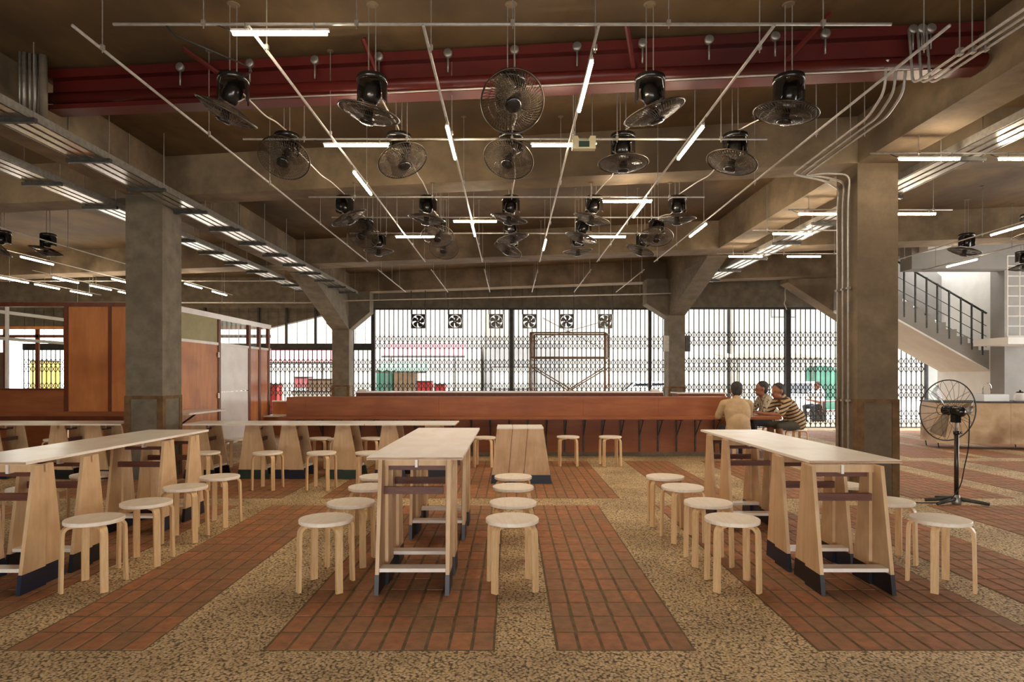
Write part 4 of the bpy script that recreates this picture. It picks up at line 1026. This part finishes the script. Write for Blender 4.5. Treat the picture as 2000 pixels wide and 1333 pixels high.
MB().tube([(0, 0, 0), (0, 0, 0.26)]+[(0.07-0.07*math.cos(a), -0.02, 0.26+0.08*math.sin(a)) for a in (0.5, 1.0, 1.57, 2.1, 2.7, 3.1)]+[(0.14, -0.02, 0.2)], 0.012, 8).build('spout', M['chrome'], tp, True)
MB().lathe([(0, 0), (0.03, 0), (0.026, 0.03), (0, 0.03)], 12).build('base', M['chrome'], tp, True)
kt = thing('kettle', 'white kettle with black lid at the right picture edge', 'kettle', (px(1995, 11.95), 11.98, 0.905))
MB().lathe([(0, 0), (0.10, 0), (0.11, 0.03), (0.095, 0.12), (0.07, 0.16), (0, 0.16)], 20).build('body', M['porcelain'], kt, True)
MB().lathe([(0, 0.16), (0.07, 0.16), (0.06, 0.18), (0.015, 0.19), (0.015, 0.215), (0, 0.215)], 16).build('lid', M['black'], kt, True)
MB().tube([(0.09, 0, 0.14), (0.15, 0, 0.15), (0.16, 0, 0.08), (0.10, 0, 0.04)], 0.01, 6).build('handle', M['black'], kt, True)

# ------------------------------------------------------------------ pedestal fan
pf = thing('pedestal_fan', 'grey steel pedestal fan standing on the floor right of the column', 'fan', (px(1868, 6.86), 6.86, 0))
MB().lathe([(0, 0), (0.045, 0), (0.05, 0.03), (0.035, 0.075), (0.026, 0.1), (0, 0.1)], 16).build('base_boss', M['galv_dull'], pf, True)
for a in (R(-28), R(200), R(95), R(155)):
    u = Vector((math.cos(a), math.sin(a), 0))
    MB().tube([u*0.03+Vector((0, 0, 0.055)), u*0.16+Vector((0, 0, 0.04)), u*0.29+Vector((0, 0, 0.022))], 0.02, 8, rr=[0.024, 0.02, 0.018]).build('foot', M['strut'], pf, True)
MB().tube([(0, 0, 0.08), (0, 0, 0.78)], 0.022, 10).build('lower_pole', M['wire'], pf, True)
MB().tube([(0, 0, 0.76), (0, 0, 0.92)], 0.015, 10).build('upper_pole', M['galv_dull'], pf, True)
MB().lathe([(0, 0.75), (0.03, 0.75), (0.03, 0.79), (0, 0.79)], 12).build('collar', M['black'], pf, True)
MB().tube([(0.0, 0, 0.77), (0.06, 0, 0.77)], 0.012, 8).build('knob', M['black'], pf, True)
hd = Vector((0.012, 0.15, 1.005)); nrm = Vector((-0.10, 0.99, 0.04)).normalized()
q = Vector((0, 0, 1)).rotation_difference(nrm)
def oriented(mb_mesh, name, loc, par=pf):
    o = link(name, mb_mesh, par, loc); o.rotation_mode = 'QUATERNION'; o.rotation_quaternion = q; return o
g = MB(); Rg = 0.335
for (r_, z, w) in ((Rg, 0, 0.007), (0.06, -0.09, 0.004), (0.06, 0.09, 0.004)):
    g.tube([(r_*math.cos(2*PI*k/48), r_*math.sin(2*PI*k/48), z) for k in range(48)], w, 5, True)
for s in (-1, 1):
    for k in range(0, 22, 1 if s < 0 else 2):
        a = 2*PI*k/22; g.tube([(r_*math.cos(a), r_*math.sin(a), s*z) for (r_, z) in ((0.06, 0.09), (0.2, 0.065), (0.3, 0.03), (Rg, 0))], 0.0026, 4)
oriented(g.mesh('guard', M['strut'], True), 'guard', hd)
oriented(MB().lathe([(0, -0.05), (0.05, -0.05), (0.055, 0.04), (0, 0.06)], 16).mesh('hub', M['black'], True), 'hub', hd)
for k in range(3):
    a0 = 2*PI*k/3; vv = []
    for zo in (0.002, -0.002):
        for i in range(6):
            r_ = 0.05+0.25*i/5
            for t_ in (-1, 0, 1): vv.append((r_*math.cos(a0+t_*0.28), r_*math.sin(a0+t_*0.28), zo+0.03*t_))
    ff = []
    for i in range(5):
        for j in range(2):
            a = i*3+j; ff += [(a, a+1, a+4, a+3), (a+18+3, a+18+4, a+18+1, a+18)]
    for i in range(5): ff += [(i*3, (i+1)*3, (i+1)*3+18, i*3+18), (i*3+2+18, (i+1)*3+2+18, (i+1)*3+2, i*3+2)]
    ff += [(15, 16, 34, 33), (16, 17, 35, 34)]
    oriented(MB().add(vv, ff).mesh('blade', M['blade'], True), 'blade', hd)
oriented(MB().lathe([(0, -0.22), (0.04, -0.215), (0.055, -0.19), (0.06, -0.11), (0.05, -0.09), (0, -0.09)], 18).mesh('motor', M['black'], True), 'motor', hd)
MB().box(-0.03, 0.03, -0.03, 0.05, 0.88, 0.96).build('tilt_bracket', M['black'], pf)
MB().lathe([(0, 0), (0.032, 0), (0.032, 0.02), (0, 0.02)], 16, Matrix.Translation((0.06, -0.10, 1.02)) @ Matrix.Rotation(R(90), 4, 'X')).build('oscillation_knob', M['galv_dull'], pf, True)
MB().tube(rounded([(0.07, -0.03, 1.0), (0.12, -0.03, 0.95), (0.11, -0.03, 0.6), (0.06, -0.04, 0.42), (0.02, -0.04, 0.2), (-0.12, -0.05, 0.02), (-0.4, 0.02, 0.008), (-0.75, 0.1, 0.008)], 0.08), 0.006, 6).build('power_cord', M['rubber'], pf, True)

# ------------------------------------------------------------------ people
def capsule(mb, p0, r0, p1, r1, n=14):
    p0, p1 = Vector(p0), Vector(p1); u = (p1-p0).normalized(); pts, rr = [], []
    for a in (80, 55, 28): pts.append(p0-u*r0*math.sin(R(a))); rr.append(r0*math.cos(R(a)))
    for s in (0, 0.5, 1): pts.append(p0.lerp(p1, s)); rr.append(lerp(r0, r1, s))
    for a in (28, 55, 80): pts.append(p1+u*r1*math.sin(R(a))); rr.append(r1*math.cos(R(a)))
    return mb.tube(pts, 0, n, rr=rr)
def seg_d(p, a, ra, b, rb):
    ab = b-a; t = max(0, min(1, (p-a).dot(ab)/max(1e-9, ab.length_squared)))
    return (p-(a+ab*t)).length-(ra+(rb-ra)*t)
def hand(parts, w, d, up, m):
    # palm + five fingers from wrist w pointing along d, lying on a surface whose normal is up
    w, d, up = Vector(w), Vector(d).normalized(), Vector(up).normalized(); s = d.cross(up).normalized()
    parts.append(('c', w, 0.026, w+d*0.08, 0.03, m)); parts.append(('c', w+d*0.03+s*0.018, 0.018, w+d*0.08+s*0.025, 0.018, m)); parts.append(('c', w+d*0.03-s*0.018, 0.018, w+d*0.08-s*0.025, 0.018, m))
    for k, L in enumerate((0.066, 0.078, 0.072, 0.056)):
        b = w+d*0.095+s*(0.034-0.0225*k); e = b+d*L*0.55+up*0.012; f = e+d*L*0.45-up*0.014
        parts.append(('c', b, 0.0095, e, 0.009, m)); parts.append(('c', e, 0.009, f, 0.008, m))
    b = w+d*0.035+s*0.03; e = b+d*0.03+s*0.028; parts.append(('c', b, 0.013, e, 0.011, m)); parts.append(('c', e, 0.011, e+d*0.03+s*0.004, 0.0095, m))
def head(parts, c, face, skin, hair, eye, lip, size=1.0):
    c = Vector(c); f = Vector(face).normalized(); z = Vector((0, 0, 1)); s = z.cross(f).normalized(); z = f.cross(s)
    Mx = Matrix((s, f, z)).transposed()
    q = lambda a, b, d: c+(s*a+f*b+z*d)*size
    k = size
    parts.append(('e', q(0, -0.01, 0.02), (0.076*k, 0.096*k, 0.098*k), Mx, skin))
    parts.append(('e', q(0, 0.025, -0.055), (0.058*k, 0.066*k, 0.066*k), Mx, skin))
    parts.append(('c', q(0, 0.086, 0.02), 0.009*k, q(0, 0.106, -0.022), 0.014*k, skin))
    for sg in (-1, 1):
        parts.append(('e', q(sg*0.031, 0.083, 0.012), (0.009*k, 0.006*k, 0.005*k), Mx, eye))
        parts.append(('e', q(sg*0.079, -0.005, 0.0), (0.010*k, 0.020*k, 0.031*k), Mx, skin))
    parts.append(('e', q(0, 0.086, -0.056), (0.024*k, 0.008*k, 0.008*k), Mx, lip))
    parts.append(('e', q(0, -0.030, 0.046), (0.083*k, 0.096*k, 0.088*k), Mx, hair))
    parts.append(('e', q(0, -0.055, -0.012), (0.074*k, 0.058*k, 0.07*k), Mx, hair))
def person(label, parts, mats, origin, voxel=0.0085):
    mb = MB(); origin = Vector(origin)
    for p in parts:
        if p[0] == 'c': capsule(mb, p[1], p[2], p[3], p[4])
        else: mb.ball(p[1], p[2], p[3], 20, 14)
    me = mb.mesh('person_volume', mats); o = bpy.data.objects.new('person', me); COL.objects.link(o)
    rm = o.modifiers.new('r', 'REMESH'); rm.mode = 'VOXEL'; rm.voxel_size = voxel; rm.use_smooth_shade = True
    sm = o.modifiers.new('s', 'SMOOTH'); sm.iterations = 8; sm.factor = 0.5
    dg = bpy.context.evaluated_depsgraph_get(); me2 = bpy.data.meshes.new_from_object(o.evaluated_get(dg))
    bpy.data.objects.remove(o); bpy.data.meshes.remove(me)
    me2.name = 'person'; me2.materials.clear()
    for m in mats: me2.materials.append(m)
    prep = []
    for p in parts:
        if p[0] == 'c': prep.append(('c', Vector(p[1]), p[2], Vector(p[3]), p[4], p[5]))
        else: prep.append(('e', Vector(p[1]), p[2], p[3].transposed(), p[4]))
    idx = []
    for poly in me2.polygons:
        c = poly.center; best, bi = 1e9, 0
        for p in prep:
            if p[0] == 'c':
                d = seg_d(c, p[1], p[2], p[3], p[4]); mi = p[5]
            else:
                v = p[3] @ (c-p[1]); r_ = p[2]; k = math.sqrt((v.x/r_[0])**2+(v.y/r_[1])**2+(v.z/r_[2])**2); d = (k-1)*min(r_); mi = p[4]
            if d < best: best, bi = d, mi
        idx.append(bi)
    me2.polygons.foreach_set('material_index', idx)
    me2.polygons.foreach_set('use_smooth', [True]*len(me2.polygons))
    me2.transform(Matrix.Translation(-origin)); me2.update()
    ob = link('person', me2, None, origin); return tag(ob, label, 'person')
SK, HA, EY, LI, SH, TR, SO = range(7)     # skin hair eye lip shirt trousers shoe

def seated(label, base, fwd, lean, head_c, face, hands, cloth, trousers, sleeve='short', spread=0.2, knee=0.42, hipz=0.52):
    b = Vector(base); f = Vector(fwd).normalized(); z = Vector((0, 0, 1)); s = f.cross(z).normalized()     # s: the person's right
    P = []
    pel = b+z*hipz
    chest = b+z*(hipz+0.30)+f*lean*0.55; neck = b+z*(hipz+0.47)+f*lean
    for sg in (-1, 1):
        P.append(('c', pel+s*sg*0.075+z*0.02, 0.125, pel+s*sg*0.05+z*0.10+f*lean*0.2, 0.122, SH))
        P.append(('c', pel+s*sg*0.06+z*0.10+f*lean*0.2, 0.118, chest+s*sg*0.085, 0.125, SH))
        P.append(('c', chest+s*sg*0.085, 0.125, neck+s*sg*0.13-z*0.065, 0.072, SH))
        sh_ = neck+s*sg*spread-z*0.055
        P.append(('c', neck+s*sg*0.05-z*0.02, 0.06, sh_, 0.068, SH))
        hp = Vector(hands[0 if sg < 0 else 1]); mid = (sh_+hp)/2
        up_len, fo_len = 0.29, 0.26; D = (hp-sh_); L = min(D.length, up_len+fo_len-0.01); a = (up_len**2-fo_len**2+L*L)/(2*L); hgt = math.sqrt(max(1e-4, up_len**2-a*a))
        u = D.normalized(); drop = (-z*1.0+s*sg*0.55-f*0.1); drop = (drop-u*drop.dot(u)).normalized(); el = sh_+u*a+drop*hgt
        m_up = SH if sleeve else SK
        cut = sh_.lerp(el, 0.82)
        P.append(('c', sh_, 0.066, cut, 0.062, SH)); P.append(('c', cut, 0.046, el, 0.043, SK)); P.append(('c', el, 0.042, hp, 0.028, SK))
        hand(P, hp, (hp-el), z, SK)
        hip = pel+s*sg*0.09; kn = b+f*knee+s*sg*0.15+z*(hipz-0.01); ft = b+f*(knee-0.06)+s*sg*0.15+z*0.07
        P.append(('c', hip, 0.098, kn, 0.068, TR)); P.append(('c', kn, 0.062, ft, 0.044, TR if trousers != 'olive_cloth' else SK))
        P.append(('c', ft-z*0.02-f*0.03, 0.04, ft-z*0.032+f*0.13, 0.034, SO))
    P.append(('c', neck-z*0.03, 0.062, Vector(head_c)-z*0.06, 0.054, SK)); P.append(('c', neck-z*0.07-f*0.035, 0.08, neck+z*0.015-f*0.012, 0.07, SH)); ax = (neck-pel).normalized(); fx = ax.cross(s).normalized()*-1; P.append(('e', chest+z*0.02-f*0.02, (0.195, 0.115, 0.19), Matrix((s, fx, ax)).transposed(), SH)); P.append(('e', pel+z*0.10-f*0.01, (0.185, 0.135, 0.20), Matrix((s, f, z)).transposed(), SH))
    head(P, head_c, face, SK, HA, EY, LI, 1.14)
    mats = [M['skin'], M['hair'], M['eye'], M['lip'], M[cloth], M[trousers], M['rubber']]
    return person(label, P, mats, b)
bx = px(1441, 10.12)
seated('person in a beige shirt seated with back turned at the counter end', (bx, 10.10, 0.0), (0.08, 1, 0), 0.10, (bx+0.03, 10.27, 1.145), (0.15, 1, -0.1),
       ((bx-0.12, 10.60, 0.735), (bx+0.16, 10.60, 0.735)), 'beige_cloth', 'dark_cloth')
seated('person in a striped polo shirt leaning on the counter end', (5.02, 11.18, 0.0), (-1, -0.10, 0), 0.26, (4.66, 11.10, 1.115), (-0.92, -0.38, -0.12),
       ((4.36, 10.96, 0.735), (4.40, 11.26, 0.735)), 'striped_cloth', 'olive_cloth', knee=0.40)
seated('person in a patterned shirt seated between the other two men', (4.93, 12.02, 0.0), (-1, 0.0, 0), 0.14, (4.72, 11.98, 1.14), (-1, 0.05, -0.08),
       ((4.44, 11.84, 0.735), (4.44, 12.16, 0.735)), 'camo_cloth', 'dark_cloth', knee=0.40)
for i, (x, y, lab) in enumerate(((bx, 10.06, 'birch stool under the person in the beige shirt'), (5.03, 11.18, 'birch stool under the person in the striped shirt'), (4.95, 12.02, 'birch stool under the person in the patterned shirt'))):
    stool(lab, x, y)
gl = MB().lathe([(0, 0), (0.03, 0), (0.034, 0.10), (0.031, 0.10), (0.027, 0.006), (0, 0.006)], 16).build('drinking_glass', M['glass'], None, True, (4.25, 11.1, 0.70)); tag(gl, 'small clear drinking glass on the counter end before the striped man', 'glass')

# ------------------------------------------------------------------ street outside
def building(label, x0, x1, y0, z1, mat, wins=(), depth=4):
    t = thing('street_building', label, 'building', (x0, y0, -0.12))
    MB().box(0, x1-x0, 0, depth, 0, z1).build('wall', M[mat], t)
    for (a, b, c, d, mt) in wins:
        w = MB().box(a, b, -0.03, 0.02, c, d).build('window', M['strut'], t)
        MB().box(a+0.06, b-0.06, -0.04, -0.03, c+0.06, d-0.06).build('pane', M[mt], w)
    return t
building('bright white shop building across the street at left', px(380, 34), px(940, 34), 34, 7.5, 'facade', ((10, 11.5, 5.4, 6.6, 'facade_grey'),))
building('grey plastered building across the street behind the scaffold', px(948, 33), px(1098, 33), 33, 3.25, 'facade_grey', ((0.3, 2.3, 0.8, 2.0, 'facade'),))
building('tall white building across the street behind the grey one', px(900, 39), px(1420, 39), 39, 8.5, 'facade', ((3, 4.5, 6.4, 7.6, 'facade_grey'), (9, 10.5, 6.4, 7.6, 'facade_grey')))
building('white building across the street at right', px(1440, 38), px(1830, 38), 38, 6.5, 'facade', ((2, 3.5, 5.0, 6.0, 'facade_grey'),))
def awning(label, p0, p1, y, q0, q1, mat, out=1.4, legs=True, n=None, name='awning'):
    x0, x1 = px(p0, y), px(p1, y); za, zb = pz(q0, y), pz(q1, y)
    t = thing(name, label, 'awning', (x0, y, 0))
    W = x1-x0; n = n or max(4, int(W/0.28))
    prof = []
    rows = [[], []]
    for i in range(n*4+1):
        xx = W*i/(n*4); zz = 0.035*math.sin(2*PI*i/4)
        rows[0].append((xx, 0, zb+zz)); rows[1].append((xx, out, za+zz+0.03))
    k = len(rows[0]); vv = rows[0]+rows[1]+[(a, b, c-0.02) for (a, b, c) in rows[0]+rows[1]]
    ff = [(i, i+1, k+i+1, k+i) for i in range(k-1)]+[(2*k+k+i, 2*k+k+i+1, 2*k+i+1, 2*k+i) for i in range(k-1)]+[(2*k+i, 2*k+i+1, i+1, i) for i in range(k-1)]
    MB().add(vv, ff).build('corrugated_sheet', M[mat], t)
    MB().box(0, W, -0.03, 0.03, zb-0.10, zb-0.03).build('edge_bar', M['strut'], t)
    if legs:
        for xx in (0.4, W-0.4): MB().tube([(xx, 0, -0.12), (xx, 0, zb-0.05)], 0.03, 6).build('pole', M['strut'], t)
    return t
awning('pink corrugated awning across the street, right of the far column', 745, 908, 26, 668, 694, 'pink')
awning('pink corrugated awning across the street beside the kiosk end', 500, 650, 25, 680, 706, 'pink')
awning('pale green awning below the pink one', 735, 832, 24, 710, 724, 'green_pale', 1.0)
awning('flat tan canopy across the street behind the seated men', 1422, 1605, 27, 690, 699, 'tan', 2.0)
def slab_thing(name, label, cat, p0, p1, y, q0, q1, mat, dep=0.4, legs=False):
    x0, x1 = px(p0, y), px(p1, y); za, zb = pz(q1, y), pz(q0, y)
    t = thing(name, label, cat, ((x0+x1)/2, y, -0.12))
    w = (x1-x0)/2
    MB().bbox(-w, w, 0, dep, za+0.12 if legs else 0.0, zb+0.12, 0.02).build('body', M[mat], t)
    MB().box(-w-0.02, w+0.02, -0.02, dep+0.02, zb+0.12, zb+0.15).build('lid', M['strut'], t)
    if legs:
        for sx in (-1, 1):
            for yy in (0.05, dep-0.05): MB().tube([(sx*(w-0.05), yy, 0), (sx*(w-0.05), yy, za+0.14)], 0.02, 5).build('leg', M['strut'], t)
    return t
slab_thing('market_cabinet', 'brown market stall cabinet under the green awning', 'cabinet', 769, 812, 25, 727, 766, 'tan', 0.8)
slab_thing('market_cabinet', 'green market stall box left of the far brown cabinet', 'cabinet', 735, 766, 25.2, 724, 766, 'green', 0.8)
slab_thing('market_box', 'red plastic box leaning on a stall outside', 'box', 813, 842, 22, 746, 768, 'red', 0.6, True)
slab_thing('market_box', 'small red plastic box beside the bigger one outside', 'box', 848, 868, 22, 752, 768, 'red', 0.6, True)
slab_thing('market_box', 'pink plastic box outside left of the far column', 'box', 575, 600, 22, 738, 758, 'pink', 0.6, True)
slab_thing('market_box', 'tall red bin at the left edge of the low gate', 'bin', 527, 541, 21, 752, 790, 'red', 0.5)
slab_thing('market_table', 'tan covered stall table outside left of the far column', 'table', 602, 648, 22, 742, 764, 'tan', 0.7, True)
slab_thing('market_table', 'white covered stall table low outside the left gate', 'table', 570, 646, 20.6, 766, 786, 'white', 0.7, True)
slab_thing('yellow_stall', 'yellow sheeted stall seen through the kiosk window', 'stall', 58, 84, 21, 706, 770, 'yellow', 0.8)
# green tarpaulin fence
tp_ = thing('green_tarpaulin', 'green tarpaulin hung outside behind the right gate', 'tarpaulin', (px(1575, 28), 28, 0))
rows = [[], []]
for i in range(41):
    xx = i*0.09; yy = 0.06*math.sin(i*0.9); zt = 1.5+0.35*abs(math.sin(i*0.12+0.7))
    rows[0].append((xx, yy, -0.1)); rows[1].append((xx, yy, zt))
k = 41; vv = rows[0]+rows[1]+[(a, b+0.02, c) for (a, b, c) in rows[0]+rows[1]]
ff = [(i, i+1, k+i+1, k+i) for i in range(k-1)]+[(3*k+i, 3*k+i+1, 2*k+i+1, 2*k+i) for i in range(k-1)]+[(k+i, k+i+1, 3*k+i+1, 3*k+i) for i in range(k-1)]
MB().add(vv, ff).build('sheet', M['green'], tp_, True)
for xx in (0, 1.8, 3.6): MB().tube([(xx, 0.06, -0.12), (xx, 0.06, 1.9)], 0.03, 6).build('pole', M['strut'], tp_)
# cars
def car_template():
    t = thing('parked_car', 'white parked car', 'car', (0, 0, -0.12))
    side = [(-2.1, 0.35), (-2.15, 0.62), (-2.0, 0.80), (-1.1, 0.92), (-0.55, 1.36), (0.75, 1.40), (1.45, 0.98), (2.05, 0.90), (2.15, 0.55), (2.1, 0.32)]
    def ringx(y, k, s): return [(x*(1-0.03*s), y, 0.3+(z-0.3)*(1-k*0.05) if z < 0.95 else z-0.03*s) for (x, z) in side]
    ys = ((-0.80, 1, 1.6), (-0.74, 0.4, 0.5), (0.0, 0, 0.0), (0.74, 0.4, 0.5), (0.80, 1, 1.6))
    rings_ = [[(x, y*(0.80 if z > 0.95 else 1.0), z) for (x, y, z) in ringx(y, k, s)] for (y, k, s) in ys]
    MB().rings(rings_).build('body', M['car_white'], t, True)
    MB().add([(-1.05, -0.5, 0.955), (-0.58, -0.5, 1.33), (-0.58, 0.5, 1.33), (-1.05, 0.5, 0.955), (-1.08, -0.5, 0.97), (-0.61, -0.5, 1.345), (-0.61, 0.5, 1.345), (-1.08, 0.5, 0.97)], [(0,1,2,3), (7,6,5,4), (0,4,5,1), (1,5,6,2), (2,6,7,3), (3,7,4,0)]).build('windscreen', M['car_glass'], t)
    for s in (-1, 1):
        y0, y1 = s*0.655, s*0.685
        for poly in ([(-0.9, 0.98), (-0.52, 1.29), (0.02, 1.31), (0.02, 0.98)], [(0.08, 0.98), (0.08, 1.31), (0.66, 1.31), (1.2, 1.0)]):
            MB().prism(poly, min(y0, y1), max(y0, y1), 'y').build('side_window', M['car_glass'], t)
        for xx in (-1.35, 1.3):
            w = MB().lathe([(0, -0.09), (0.28, -0.09), (0.31, -0.06), (0.31, 0.06), (0.28, 0.09), (0, 0.09)], 20, Matrix.Translation((xx, s*0.74, 0.31)) @ Matrix.Rotation(R(90), 4, 'X')).build('wheel', M['rubber'], t, True)
            MB().lathe([(0, -0.10), (0.18, -0.10), (0.18, 0.10), (0, 0.10)], 14, Matrix.Translation((xx, s*0.74, 0.31)) @ Matrix.Rotation(R(90), 4, 'X')).build('hubcap', M['galv'], w, True)
    snapshot(t); return t
car = car_template(); car.location = (px(1262, 25), 25, -0.20); car['label'] = 'white parked car outside the right end of the middle gate'
dup(car, (px(1562, 25), 25, -0.22), R(60), 'white parked car outside behind the striped man')
# plastic stools / posts outside
for i, (p, mt) in enumerate(((955, 'green'), (968, 'red'), (1013, 'red'), (1132, 'red'))):
    o = MB().lathe([(0, 0.0), (0.16, 0), (0.13, 0.04), (0.035, 0.55), (0.02, 0.72), (0, 0.72)], 12).build('traffic_cone', M[mt], None, True, (px(p, 20.6), 20.6, -0.02)); o.location.z = -0.12+0.12
    o.scale = (1, 1, 1.25)
    tag(o, '%s plastic cone outside the middle gate, %s from left' % ('green' if mt == 'green' else 'red', ORD[i]), 'cone', 'cones outside the gate')
seated('person outside behind the right gate in a white and dark shirt', (px(1598, 20.2), 20.2, -0.10), (-1, -0.4, 0), 0.10, (px(1594, 20.2), 20.15, 1.07), (-1, -0.4, -0.2),
       ((px(1578, 20.2), 20.0, 0.62), (px(1580, 20.2), 20.3, 0.62)), 'white_cloth', 'dark_cloth')
st_o = thing('street_table', 'pink topped stall table outside behind the right gate', 'table', (px(1626, 20.0), 20.0, -0.12))
MB().bbox(-0.45, 0.45, -0.3, 0.3, 0.70, 0.73, 0.004).build('top', M['pink'], st_o)
MB().bbox(-0.42, 0.42, -0.27, 0.27, 0.40, 0.42, 0.004).build('shelf', M['pink'], st_o)
for sx in (-0.4, 0.4):
    for sy in (-0.25, 0.25): MB().box(sx-0.02, sx+0.02, sy-0.02, sy+0.02, 0, 0.70).build('leg', M['strut'], st_o)
b2 = MB().bbox(-0.18, 0.18, -0.15, 0.15, 0, 0.52, 0.02).build('wooden_crate', M['strut'], None, False, (px(1600, 20.2), 20.25, -0.12)); tag(b2, 'dark crate outside under the seated person', 'crate')
